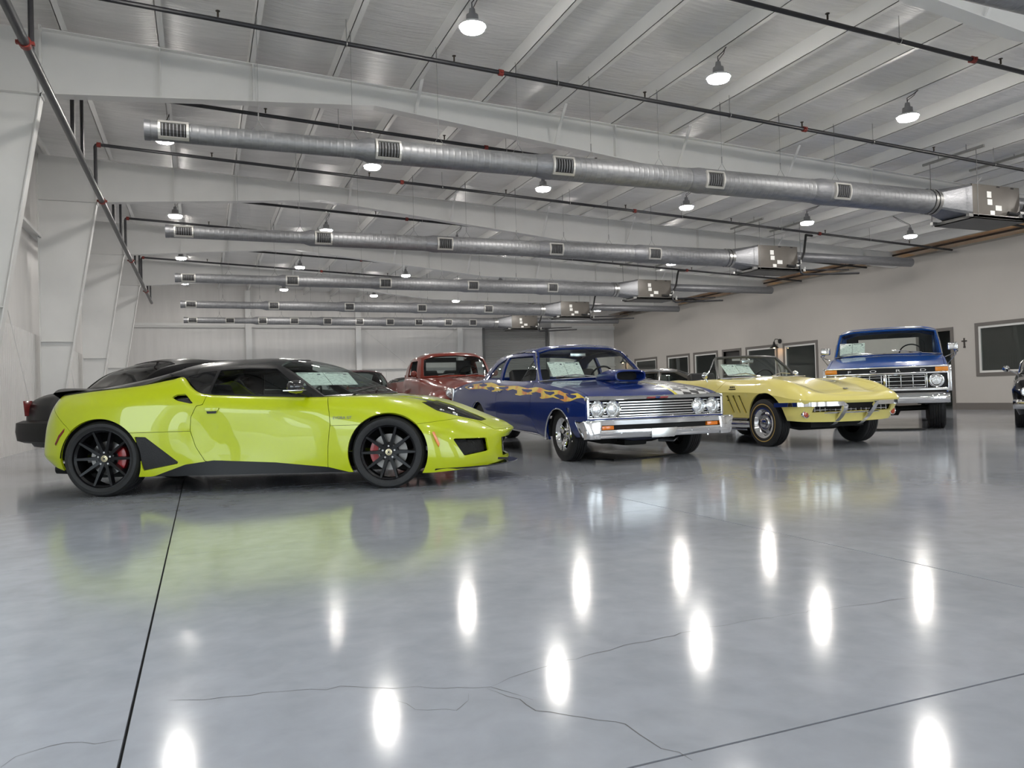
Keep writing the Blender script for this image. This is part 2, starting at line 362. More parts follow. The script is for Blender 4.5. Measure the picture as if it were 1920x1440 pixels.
# rooms behind the office wall
mb = MB(); mb.box(XR+.16, X1, Y0, Y1, 3.0, 3.1); tag(mb.build('ceiling_office', mat('osb_deck', (.52, .38, .23), .75, noise=.2, nscale=12)), 'bare board deck above the office rooms', None, None, 'structure')
mb = MB(); mb.box(25, 25.1, Y0, Y1, 0, 3.0); tag(mb.build('wall_office', mat('office_dim', (.45, .48, .47), .7)), 'inner wall of the office rooms', None, None, 'structure')
# ---- sprinkler pipes
def elbow(mbs): pass
hd = MB(); hd.cyl((0, 0, .02), (0, 0, .09), .012, 8); hd.cyl((0, 0, .09), (0, 0, .097), .028, 10); HDM = hd.mesh('sprinkler_head', mat('brass_dark', (.05, .04, .03), .4, metal=.6))
cpm = MB(); cpm.cyl((-.035, 0, 0), (.035, 0, 0), .046, 12); cpm.cbox((0, .05, 0), (.03, .03, .03)); cpm.cbox((0, -.05, 0), (.03, .03, .03)); CPM = cpm.mesh('coupling', REDC)
hgm = MB(); hgm.cyl((0, 0, 0), (0, 0, .33), .006, 6); hgm.tube([(0, .04*math.cos(a), -.0+.04*math.sin(a)) for a in np.linspace(0, 2*PI, 12, endpoint=False)], .005, 5, closed=True); HGM = hgm.mesh('hanger', GALVB)
ordn = ['first', 'second', 'third', 'fourth', 'fifth', 'sixth', 'seventh', 'eighth', 'ninth', 'tenth', 'eleventh', 'twelfth']
MX, MZ = -1.73, 4.89
BY = [-2.5, 1.15, 4.2, 7.3, 10.25, 13.35, 16.15, 19.3, 22.3, 25.4, 28.1, 31.2]
for i, y in enumerate(BY):
    nv = i-3
    lab = ('black sprinkler branch pipe, %s in view from the camera' % ordn[nv]) if nv >= 0 else 'black sprinkler branch pipe overhead, %s behind the first one in view' % ordn[-nv-1]
    e = empty('sprinkler_pipe', (0, y, 0), 0, lab, 'pipe', 'sprinkler branch pipes under the roof')
    zz = lambda x: RZ(x)-.36
    rise = i in (0, 2, 4, 6, 8, 10)
    m = MB(); m.tube([(MX, 0, MZ+.05), (MX, 0, zz(MX)-.05), (MX+.015, 0, zz(MX)-.015), (MX+.05, 0, zz(MX)), (20.6, 0, zz(20.6))], .031, 10); m.build('pipe', BLKPIPE, e)
    sl = math.atan(-.045)
    for x in (MX+.06, 4.1+(i % 2)*.9, 9.85-(i % 3)*.2, 15.6):
        o = link('coupling', CPM, e); o.location = (x, 0, zz(x)); o.rotation_euler = (0, -sl, 0)
    for k in range(7):
        x = .3+k*3.1+(i % 2)*.8
        if x < 20.5: o = link('sprinkler_head', HDM, e); o.location = (x, 0, zz(x)+.02)
        x = 1.9+k*3.1+(i % 2)*.4
        if x < 20.5: o = link('hanger', HGM, e); o.location = (x, 0, zz(x))
e = empty('sprinkler_main', (MX, 0, MZ), 0, 'thick dark sprinkler main running along the left wall', 'pipe')
m = MB(); m.tube([(0, -11, 0), (0, 33.6, 0)], .052, 14); m.build('pipe', mat('dark_grey_pipe', (.045, .047, .05), .35, metal=.3), e)
for y in (3.0, 9.9, 17.1, 23.9, 30.2):
    m = MB(); m.cyl((0, y-.045, 0), (0, y+.045, 0), .068, 14); m.cbox((.075, y, 0), (.035, .05, .035)); m.cbox((-.075, y, 0), (.035, .05, .035)); m.build('coupling', REDC, e)
for y in (8.2, 14.4, 21.0, 27.2, 33.0): m = MB(); m.cyl((0, y, 0), (0, y, 1.1), .028, 8); m.build('hanger_pipe', BLKPIPE, e)
# drain line along the office wall
e = empty('wall_pipe', (XR-.15, 0, 4.62), 0, 'dark pipe running under the top edge of the office wall', 'pipe')
m = MB(); m.tube([(0, 2, .35), (0, 36, .35)], .03, 8); m.build('pipe', mat('rust_black', (.03, .018, .014), .5), e)
# ---- spiral ducts with furnaces
DY = [10.70-6.1*2, 10.70-6.1, 10.70, 16.85, 22.95, 29.0, 34.4]
DLB = ['galvanised spiral duct behind the camera', 'galvanised spiral duct cut by the top right corner', 'nearest full length galvanised spiral duct in view', 'second full length galvanised spiral duct in view', 'third full length galvanised spiral duct in view', 'fourth full length galvanised spiral duct, next to last before the back wall', 'farthest galvanised spiral duct with many small registers by the back wall']
def duct_mat():
    m = mat('spiral_duct', (.29, .295, .305), .5, metal=.6, noise=.16, nscale=7, rnoise=.08, stretch=(1, 3, 3)); nt = m.node_tree; N = nt.nodes; L = nt.links
    tc = N.new('ShaderNodeTexCoord'); w = N.new('ShaderNodeTexWave'); w.inputs['Scale'].default_value = 3.4; w.bands_direction = 'X'; w.inputs['Distortion'].default_value = 0; L.new(tc.outputs['Object'], w.inputs[0])
    c = N.new('ShaderNodeMath'); c.operation = 'POWER'; c.inputs[1].default_value = 6; L.new(w.outputs['Fac'], c.inputs[0])
    bp = N.new('ShaderNodeBump'); bp.inputs['Strength'].default_value = .5; bp.inputs['Distance'].default_value = .006; L.new(c.outputs[0], bp.inputs['Height']); L.new(bp.outputs[0], N['Principled BSDF'].inputs['Normal'])
    return m
DUCT = duct_mat(); REGD = mat('register_dark', (.02, .02, .02), .6); REGF = mat('register_frame', (.62, .61, .58), .35, metal=.5)
FURN = mat('furnace_case', (.12, .11, .098), .45, metal=.2, noise=.06, nscale=5)
def register(e, x, r, w=.30, h=.19, tilt=.1):
    q = MB(); a0 = math.asin(h/2/r); n = 6; fr = []
    def pt(a, xx, off): return (xx, -(r+off)*math.cos(a), (r+off)*math.sin(a))
    A = np.linspace(-a0-.16-tilt, a0+.16-tilt, n+1)
    def patch(qb, aa, xa, xb, o0, o1):
        for u, v in zip(aa, aa[1:]):
            qb.hexa([pt(u, xa, o0), pt(v, xa, o0), pt(v, xb, o0), pt(u, xb, o0)], [pt(u, xa, o1), pt(v, xa, o1), pt(v, xb, o1), pt(u, xb, o1)])
    b_ = .03
    q = MB(); patch(q, A, x-w/2-b_, x-w/2, 0, .035); patch(q, A, x+w/2, x+w/2+b_, 0, .035); da = b_/r
    patch(q, np.array([A[0], A[0]+da]), x-w/2, x+w/2, 0, .035); patch(q, np.array([A[-1]-da, A[-1]]), x-w/2, x+w/2, 0, .035)
    f = q.build('register_frame', REGF, e)
    q = MB(); patch(q, A, x-w/2, x+w/2, .002, .010); q.build('register_back', REGD, f)
    for k in range(7):
        q = MB(); xx = x-w/2+w*(k+.5)/7; patch(q, A[1:-1], xx-.004, xx+.004, .008, .028); q.build('louvre', GALV, f)
def make_duct(y, lab, many=False, furn=True):
    e = empty('spiral_duct', (0, y, 4.30), 0, lab, 'duct', 'spiral ducts hung under the roof')
    st = [(-.58, .125), (2.1, .165), (4.82, .188), (7.6, .205), (10.2, .228), (13.05, .228)]
    for k in range(5):
        a, r = st[k]; b = st[k+1][0]; prof = [(r, a+(.22 if k else 0)), (r, b)]
        n = 14; m = MB(); m.lathe([(r, a+(.22 if k else 0)+(b-a-(.22 if k else 0))*i/n) for i in range(n+1)], 40, 'x'); m.build('duct_section', DUCT, e)
        if k:
            r0 = st[k-1][1]; m = MB(); m.lathe([(r0+.004, a-.05), (r0+.004, a), (r+.004, a+.14), (r+.004, a+.24)], 40, 'x'); m.build('duct_reducer', GALV, e)
        else:
            m = MB(); m.lathe([(r+.004, a-.01), (r+.004, a+.06), (0, a-.01)][:2]+[], 40, 'x'); m.lathe([(r+.004, a-.01), (.001, a-.01)], 40, 'x'); m.build('end_cap', GALV, e)
    regs = [(-.25, .125), (2.5, .165), (5.2, .188), (7.97, .205), (10.7, .228)]
    if many: regs = regs+[(1.2, .125), (3.8, .165), (6.6, .188), (9.3, .205), (11.9, .228)]
    for x, r in regs: register(e, x, r, h=min(.19, r*1.25))
    m = MB(); m.lathe([(.245, 13.0), (.245, 13.06)], 40, 'x'); m.lathe([(.232, 13.06), (.232, 13.1)], 40, 'x'); m.lathe([(.245, 13.1), (.245, 13.18)], 40, 'x'); m.build('flex_collar', GALVB, e)
    for k in range(1, 12):
        x = PX[k]
        if x < -.4 or x > 13: continue
        r = [q for p, q in st if p <= x][-1]; top = RZ(x)+.05-4.30
        m = MB(); m.cyl((x, 0, r+.12), (x, 0, top), .0026, 5); m.tube([(x-.09, -.0, r*.98), (x, 0, r+.13), (x+.09, 0, r*.98)], .004, 5); m.cyl((x, 0, top-.2), (x, 0, top), .009, 6); m.cyl((x, 0, r+.13), (x, 0, r+.24), .009, 6); m.build('hanger_wire', mat('wire_dark', (.22, .22, .22), .5), e)
    if not furn: return e
    # transition, furnace cabinet, drip pan
    n = 40; V = []; 
    for k in range(n): a = 2*PI*k/n; V.append((13.15, .232*math.cos(a), .232*math.sin(a)))
    for k in range(n):
        a = 2*PI*k/n; c_, s_ = math.cos(a), math.sin(a); q = max(abs(c_)/.34, abs(s_)/.30); V.append((13.82, c_/q, s_/q+.03))
    m = MB(); m.add(V, [(k, (k+1) % n, n+(k+1) % n, n+k) for k in range(n)]); m.build('transition', GALV, e, 25)
    m = MB(); m.box(13.82, 15.15, -.34, .34, -.27, .33); fc = m.build('furnace_case', FURN, e, bevel=.012)
    for bx_ in ((14.22, 14.34, .08, .20), (14.23, 14.36, -.06, .05), (14.45, 14.62, -.16, -.06), (14.30, 14.42, -.25, -.17)): m = MB(); m.box(bx_[0], bx_[1], -.345, -.339, bx_[2], bx_[3]); m.build('label_sheet', PAPER, fc)
    for lx in (14.5, 14.9): m = MB(); m.box(lx, lx+.08, -.346, -.338, .29, .315); m.build('latch', DARK, fc)
    m = MB(); m.box(13.72, 15.25, -.42, .42, -.36, -.345)
    for a in ((13.72, 13.74, -.42, .42), (15.23, 15.25, -.42, .42), (13.72, 15.25, -.42, -.4), (13.72, 15.25, .4, .42)): m.box(*a, -.36, -.29)
    m.build('drip_pan', mat('pan_grey', (.16, .16, .155), .4, metal=.5), e)
    m = MB(); m.box(13.6, 15.3, -.42, -.36, -.34, -.28); m.box(13.6, 15.3, .36, .42, -.34, -.28); m.build('support_rail', GALVB, e)
    m = MB(); m.tube([(14.75, -.38, -.2), (14.95, -.42, -.23), (15.15, -.42, -.12), (15.3, -.42, .15), (15.38, -.4, .5), (15.5, -.3, .68), (15.9, -.1, .72)], .032, 10); m.build('refrigerant_hose', DARK, e)
    m = MB(); m.tube([(15.1, -.44, -.18), (15.14, -.46, -.40), (15.25, -.46, -.44), (17.2, -.46, -.34)], .03, 10); m.tube([(15.2, -.3, -.30), (17.0, -.3, -.22)], .022, 8); m.build('drain_pipe', BLKPIPE, e)
    m = MB(); m.cyl((15.15, -.46, -.15), (15.15, -.46, -.05), .014, 8); m.cyl((15.28, -.46, -.36), (15.28, -.46, -.24), .012, 8); m.cyl((15.0, -.44, -.2), (15.08, -.44, -.2), .03, 8); m.build('valve', mat('white_plastic', (.7, .7, .68), .4), e)
    m = MB(); m.lathe([(.13, 15.15), (.13, 19.8)], 28, 'x', (0, .05, .14)); m.build('return_duct', GALV, e)
    for x, yy in ((13.75, -.62), (15.1, -.62)):
        m = MB(); m.bar((x, -.66, .95-.0), (x, .66, .95), .045, .045); m.build('strut_bar', GALVB, e)
        for s in (-.5, .5): m = MB(); m.cyl((x, s, -.34), (x, s, .95), .006, 6); m.cyl((x, s*.6, .95), (x, s*.6, RZ(x)-4.3), .006, 6); m.build('threaded_rod', mat('rod_grey', (.15, .15, .15), .5), e)
    return e
for i, (y, l) in enumerate(zip(DY, DLB)): make_duct(y, l, i == 6)
# ---- high bay lights
HOUS = mat('light_housing', (.28, .28, .29), .4, metal=.5); RIM = mat('light_rim', (.7, .7, .7), .3)
LENS = mat('light_lens', (1, 1, 1), .4, emit=LAMP_COLOR, estr=LAMP_STRENGTH)
m = MB(); m.lathe([(.001, .22), (.035, .22), (.045, .15), (.075, .14), (.08, .06), (.12, .045), (.165, .02), (.165, .0), (.15, 0)], 28, 'z'); HM = m.mesh('housing', HOUS)
m = MB(); m.lathe([(.150, .0), (.152, -.004), (.168, -.004), (.168, .02)], 28, 'z'); RM = m.mesh('rim', RIM)
m = MB(); m.lathe([(.150, .004), (.150, -.036), (.138, -.048), (.001, -.054)], 18, 'z'); LM = m.mesh('lens', LENS)
KMS = []
LX = [-.50, 3.22, 6.90, 10.54, 14.10, 17.60]
for x in LX:
    px = min(PX, key=lambda p: abs(p+.035-x)); dx = px+.035-x; zt = RZ(px)-RZ(x)+.462
    m = MB(); m.tube([(0, 0, .21), (0, 0, .30), (dx*.5+.015, 0, .38), (dx, 0, zt)], .007, 6); m.tube([(0, .01, .2), (.04, .02, .28), (dx*.6+.03, .02, .37), (dx, .02, zt)], .005, 6); KMS.append(m.mesh('hook', mat('cord_dark', (.05, .05, .05), .5)))
LY = [-9.1, -3.1, 2.9, 8.95, 15.0, 21.0, 27.0, 32.5]
for j, y in enumerate(LY):
    for i, x in enumerate(LX):
        row = ('row %s behind the camera' % ordn[1-j]) if j < 2 else ('row above the camera' if j == 2 else '%s row in view' % ordn[j-3])
        e = empty('high_bay_light', (x, y, RZ(x)-.46), 0, 'round high bay light, %s from the left wall, %s' % (ordn[i], row), 'ceiling light', 'high bay lights in rows')
        for nm, me_ in (('housing', HM), ('rim', RM), ('lens', LM), ('hook', KMS[i])): link(nm, me_, e)
# ---- added warm lamps, hidden by the office wall, for the tan glow above
for k, y in enumerate((9.0, 15.5, 22.0, 28.5)):
    e = empty('added_warm_lamp', (23.6, y, 3.1), 0, 'added unseen warm lamp on the deck above the office, %s from the camera' % ordn[k], 'lamp', 'added warm lamps above the office')
    m = MB(); m.box(-.12, .12, -.12, .12, 0, .02); m.cyl((0, 0, .02), (0, 0, .35), .015, 8); m.build('stand', DARK, e)
    m = MB(); m.lathe([(.001, .48), (.05, .47), (.07, .42), (.05, .37), (.001, .35)], 14, 'z'); m.build('bulb', mat('added_warm_bulb', (1, .8, .5), .4, emit=(1, .62, .28), estr=170), e)
# ---- wall lamps, cross
def sconce(y, lab):
    e = empty('wall_lantern', (XR, y, 2.40), 0, lab, 'wall lamp')
    m = MB(); m.lathe([(.001, -.035), (.09, -.035), (.09, 0)], 16, 'x', (0, 0, .22)); m.build('back_plate', DARK, e)
    m = MB(); m.tube([(-.02, 0, .22), (-.12, 0, .30), (-.24, 0, .30), (-.30, 0, .20)], .014, 8); m.build('arm', DARK, e)
    m = MB(); m.lathe([(.03, .20), (.045, .12), (.07, .06), (.17, -.04), (.165, -.045), (.06, .05)], 20, 'z', (-.30, 0, 0)); m.build('shade', DARK, e)
    m = MB(); m.lathe([(.001, -.06), (.03, -.05), (.04, -.01), (.03, .03), (.001, .05)], 12, 'z', (-.30, 0, 0)); m.build('bulb', mat('warm_bulb', (1, .8, .5), .4, emit=(1, .55, .22), estr=60), e)
sconce(23.99, 'lit black barn lantern between two office windows'); sconce(35.6, 'black barn lantern high by the far office corner')
e = MB(); e.box(-.02, 0, -.02, .02, -.14, .14); e.box(-.02, 0, -.085, .085, .03, .07); e.box(-.024, 0, -.03, .03, -.15, -.11)
c = e.build('wall_cross', mat('dark_bronze', (.05, .04, .035), .5), None, bevel=.004); c.location = (XR-.002, 16.17, 1.98); tag(c, 'small dark cross hung on the office wall', 'cross')
# ============================================================ car toolkit: lofted panels, trimmed along outlines
def pchip_eval(t, Y, tq, soft=False):
    """cubic interpolation along axis 0; soft=True uses free (Catmull-Rom) tangents"""
    t = np.asarray(t, float); Y = np.asarray(Y, float); h = np.diff(t); sh = (-1,)+(1,)*(Y.ndim-1)
    d = np.diff(Y, axis=0)/h.reshape(sh); m = np.zeros_like(Y); n = len(t)
    if n == 2: m[:] = d[0]
    else:
        h0 = h[:-1].reshape(sh); h1 = h[1:].reshape(sh); d0 = d[:-1]; d1 = d[1:]
        if soft: m[1:-1] = (d0*h1+d1*h0)/(h0+h1)
        else:
            w1 = 2*h1+h0; w2 = h1+2*h0
            with np.errstate(divide='ignore', invalid='ignore'): q = (w1+w2)/(w1/d0+w2/d1)
            m[1:-1] = np.where(d0*d1 > 0, q, 0)
        m[0] = 1.5*d[0]-.5*m[1]; m[-1] = 1.5*d[-1]-.5*m[-2]
        if not soft:
            m[0] = np.where(m[0]*d[0] > 0, m[0], 0); m[-1] = np.where(m[-1]*d[-1] > 0, m[-1], 0)
    i = np.clip(np.searchsorted(t, tq, 'right')-1, 0, n-2); hh = h[i].reshape(sh); s = ((tq-t[i])/h[i]).reshape(sh)
    return (2*s**3-3*s**2+1)*Y[i]+(s**3-2*s**2+s)*hh*m[i]+(-2*s**3+3*s**2)*Y[i+1]+(s**3-s**2)*hh*m[i+1]
class Surf:
    def __init__(s, A, F): s.A = A; s.F = F
    x = property(lambda s: s.A[:, 0]); y = property(lambda s: s.A[:, 1]); z = property(lambda s: s.A[:, 2])
    u = property(lambda s: s.A[:, 6]); v = property(lambda s: s.A[:, 7])
    def copy(s): return Surf(s.A.copy(), s.F.copy())
def net_surf(net, du=.022, dv=.02, crease=(), soft_u=True, soft_v=False, flip=None, center=True):
    """control net [stations][lines] of xyz -> list of patches (split at creases) with smooth normals"""
    net = np.array(net, float); M, N, _ = net.shape
    lu = np.linalg.norm(np.diff(net, axis=0), axis=2).mean(1); lv = np.linalg.norm(np.diff(net, axis=1), axis=2).mean(0)
    tu = np.r_[0, np.cumsum(np.maximum(lu, 1e-3))]; tv = np.r_[0, np.cumsum(np.maximum(lv, 1e-3))]
    uq = []; 
    for a, b in zip(tu, tu[1:]): uq += list(np.linspace(a, b, max(2, int((b-a)/du)+1), endpoint=False))
    uq = np.array(uq+[tu[-1]])
    B = pchip_eval(tu, net, uq, soft_u)
    out = []; cr = [0]+sorted(crease)+[N-1]
    for a, b in zip(cr, cr[1:]):
        vq = []
        for p, q in zip(tv[a:b], tv[a+1:b+1]): vq += list(np.linspace(p, q, max(2, int((q-p)/dv)+1), endpoint=False))
        vq = np.array(vq+[tv[b]])
        P = pchip_eval(tv[a:b+1], np.swapaxes(B[:, a:b+1], 0, 1), vq, soft_v); P = np.swapaxes(P, 0, 1)
        gu = np.gradient(P, axis=0); gv = np.gradient(P, axis=1); Nn = np.cross(gu, gv); l = np.linalg.norm(Nn, axis=2, keepdims=True)
        bad = l[..., 0] < 1e-9; Nn = Nn/np.maximum(l, 1e-12)
        if bad.any():
            for i, j in np.argwhere(bad):
                ii = min(max(i+(1 if i == 0 else -1), 0), P.shape[0]-1); jj = min(max(j+(1 if j == 0 else -1), 0), P.shape[1]-1); Nn[i, j] = Nn[ii, jj]
        cen = np.array([P[..., 0].mean(), 0, .45])
        if flip is None: sgn = np.sign(np.sum((P-cen)*Nn)); fl = sgn < 0
        else: fl = flip
        if fl: Nn = -Nn
        if center: c = np.abs(P[..., 1]) < 1e-4; Nn[c, 1] = 0; Nn /= np.maximum(np.linalg.norm(Nn, axis=2, keepdims=True), 1e-9)
        iu = np.interp(uq, tu, np.arange(M)); iv = np.interp(vq, tv, np.arange(N))
        U, Vv = np.meshgrid(iu, iv, indexing='ij')
        A = np.concatenate([P, Nn, U[..., None], Vv[..., None]], 2).reshape(-1, 8)
        nu, nv = P.shape[:2]; I = np.arange(nu*nv).reshape(nu, nv); a0, b0, c0, d0 = I[:-1, :-1].ravel(), I[1:, :-1].ravel(), I[1:, 1:].ravel(), I[:-1, 1:].ravel()
        F = np.concatenate([np.stack([a0, b0, c0], 1), np.stack([a0, c0, d0], 1)])
        if fl: F = F[:, ::-1]
        p = A[:, :3]; ar = np.linalg.norm(np.cross(p[F[:, 1]]-p[F[:, 0]], p[F[:, 2]]-p[F[:, 0]]), axis=1); F = F[ar > 1e-10]
        out.append(Surf(A, F))
    return out
def clip(S, f):
    """keep the part of the surface where f > 0"""
    f = np.where(np.abs(f) < 1e-7, 1e-7, f); F = S.F; ins = f[F] > 0; k = ins.sum(1)
    keep = F[k == 3]; newA = []; newF = [keep]; base = len(S.A)
    def cutv(a, b):
        t = (f[a]/(f[a]-f[b]))[:, None]; return S.A[a]*(1-t)+S.A[b]*t
    E = {}
    one = F[k == 1]; i1 = ins[k == 1]
    tot = base
    def rot(T, I, val):
        r = np.argmax(I == val, axis=1); idx = (r[:, None]+np.arange(3)) % 3; return np.take_along_axis(T, idx, 1)
    if len(one):
        T = rot(one, i1, True); p = cutv(T[:, 0], T[:, 1]); q = cutv(T[:, 0], T[:, 2]); n = len(T)
        newA += [p, q]; newF.append(np.stack([T[:, 0], tot+np.arange(n), tot+n+np.arange(n)], 1)); tot += 2*n
    two = F[k == 2]; i2 = ins[k == 2]
    if len(two):
        T = rot(two, i2, False); p = cutv(T[:, 1], T[:, 0]); q = cutv(T[:, 2], T[:, 0]); n = len(T); a = tot+np.arange(n); b = tot+n+np.arange(n)
        newA += [p, q]; newF += [np.stack([T[:, 1], T[:, 2], a], 1), np.stack([T[:, 2], b, a], 1)]; tot += 2*n
    A = np.concatenate([S.A]+newA) if newA else S.A; F = np.concatenate(newF)
    return weld(Surf(A, F))
def weld(S):
    if len(S.F) == 0: return Surf(S.A[:0], S.F)
    used = np.unique(S.F); A = S.A[used]; mp = np.zeros(len(S.A), int); mp[used] = np.arange(len(used)); F = mp[S.F]
    key = np.round(np.concatenate([A[:, :3]*1e5, A[:, 3:6]*50], 1)).astype(np.int64)
    _, i, inv = np.unique(key, axis=0, return_index=True, return_inverse=True); inv = inv.ravel(); F = inv[F]; A = A[i]
    ok = (F[:, 0] != F[:, 1]) & (F[:, 1] != F[:, 2]) & (F[:, 0] != F[:, 2])
    return Surf(A, F[ok])
def sdf(poly, px, py, r=0):
    """signed distance to a closed outline, positive inside; r rounds the corners"""
    P = np.array(poly, float); d2 = np.full(px.shape, 1e9); inside = np.zeros(px.shape, bool)
    for (ax, ay), (bx, by) in zip(P, np.roll(P, -1, 0)):
        ex, ey = bx-ax, by-ay; wx, wy = px-ax, py-ay; t = np.clip((wx*ex+wy*ey)/max(ex*ex+ey*ey, 1e-12), 0, 1)
        d2 = np.minimum(d2, (wx-ex*t)**2+(wy-ey*t)**2)
        c = ((ay > py) != (by > py)); 
        with np.errstate(divide='ignore', invalid='ignore'): xi = (bx-ax)*(py-ay)/(by-ay)+ax
        inside ^= c & (px < xi)
    d = np.sqrt(d2); return np.where(inside, d, -d)
def cut(S, f, gap=.0025):
    return clip(S, f-gap), clip(S, -f-gap)
def mirror(S):
    A = S.A.copy(); A[:, 1] *= -1; A[:, 4] *= -1; return Surf(A, S.F[:, ::-1].copy())
def merge(L):
    L = [s for s in L if len(s.F)]
    if not L: return Surf(np.zeros((0, 8)), np.zeros((0, 3), int))
    off = np.cumsum([0]+[len(s.A) for s in L[:-1]]); return Surf(np.concatenate([s.A for s in L]), np.concatenate([s.F+o for s, o in zip(L, off)]))
def both(S): return weld(merge([S, mirror(S)]))
def offset(S, d):
    T = S.copy(); T.A[:, :3] += T.A[:, 3:6]*d; return T
def surf_obj(S, name, m, parent=None, lip=0, liner=None, lipdir=None):
    """link a surface; lip folds its cut edges inwards so the sheet has an edge"""
    if len(S.F) == 0: return None
    A, F = S.A, S.F; V = A[:, :3]; N = A[:, 3:6]; nv = len(V)
    if lip:
        # position weld so only true borders fold
        key = np.round(V*2e4).astype(np.int64); _, inv = np.unique(key, axis=0, return_inverse=True); inv = inv.ravel()
        E = np.concatenate([F[:, [0, 1]], F[:, [1, 2]], F[:, [2, 0]]]); K = np.sort(inv[E], 1)
        _, first, cnt = np.unique(K, axis=0, return_index=True, return_counts=True); B = E[first[cnt == 1]]
        B = B[~((np.abs(V[B[:, 0], 1]) < 2e-4) & (np.abs(V[B[:, 1], 1]) < 2e-4))]
        if len(B):
            a, b = B[:, 0], B[:, 1]; D = -N*lip if lipdir is None else np.tile(np.array(lipdir, float)*lip, (nv, 1))*np.where(np.array(lipdir)[1] != 0, np.sign(V[:, 1:2]), 1)
            n = len(B); q0 = V[a]; q1 = V[b]; q2 = V[b]+D[b]; q3 = V[a]+D[a]
            e = q1-q0; fn = np.cross(q3-q0, e); fn /= np.maximum(np.linalg.norm(fn, axis=1, keepdims=True), 1e-9)
            base = nv; V = np.concatenate([V, q0, q1, q2, q3]); N = np.concatenate([N, fn, fn, fn, fn]); i = np.arange(n)
            F = np.concatenate([F, np.stack([base+n+i, base+i, base+3*n+i], 1), np.stack([base+n+i, base+3*n+i, base+2*n+i], 1)])
    me = bpy.data.meshes.new(name); me.vertices.add(len(V)); me.vertices.foreach_set('co', V.astype(np.float32).ravel())
    me.loops.add(F.size); me.loops.foreach_set('vertex_index', F.astype(np.int32).ravel()); me.polygons.add(len(F)); me.polygons.foreach_set('loop_start', np.arange(0, F.size, 3, dtype=np.int32))
    me.polygons.foreach_set('use_smooth', np.ones(len(F), bool)); me.update(calc_edges=True); me.validate()
    me.normals_split_custom_set_from_vertices(N.astype(np.float32).tolist() if len(me.vertices) == len(N) else [(0, 0, 0)]*len(me.vertices))
    return link(name, me, parent, m)
def pair(S, name, m, parent, lip=0, **k):
    """the same panel on both sides of the car, two objects"""
    return [surf_obj(S, name, m, parent, lip, **k), surf_obj(mirror(S), name, m, parent, lip, **k)]
def knots(tab, xs):
    tab = np.array(tab, float); return pchip_eval(tab[:, 0], tab[:, 1:], np.clip(np.array(xs, float), tab[0, 0], tab[-1, 0]))
# ---- shared car materials
def paint(name, col, rough=.35, metal=.0, coat=1.0, cior=1.45, spec=.3):
    return mat(name, col, rough, metal=metal, coat=coat, coat_rough=.012, coat_ior=cior, spec=spec)
CHROME = mat('chrome', (.80, .80, .80), .06, metal=1); CHROME2 = mat('dull_chrome', (.62, .62, .62), .2, metal=1)
TYRE = mat('tyre_rubber', (.009, .009, .0095), .6, bump=.15, bscale=60); TREAD = TYRE
TRIM = mat('black_trim', (.008, .008, .009), .45, spec=.35); GLOSSB = mat('gloss_black', (.006, .006, .007), .12, coat=1)
UNDER = mat('underbody_black', (.008, .008, .008), .8); SEATM = mat('dark_leather', (.02, .02, .021), .5, bump=.1, bscale=80)
CLEAR = glass('clear_car_glass', (.80, .86, .84)); TINT = glass('tinted_car_glass', (.42, .47, .46)); DTINT = glass('dark_car_glass', (.12, .13, .14))
AMBER = mat('amber_lens', (.80, .20, .006), .15, coat=.6); REDL = mat('red_lens', (.16, .006, .006), .15, coat=.6); CAL = mat('red_caliper', (.35, .006, .008), .35, coat=.5)
DISC = mat('brake_disc', (.30, .29, .28), .38, metal=.9); LAMPG = mat('lamp_glass', (.75, .76, .76), .08, metal=.75, bump=.25, bscale=45)
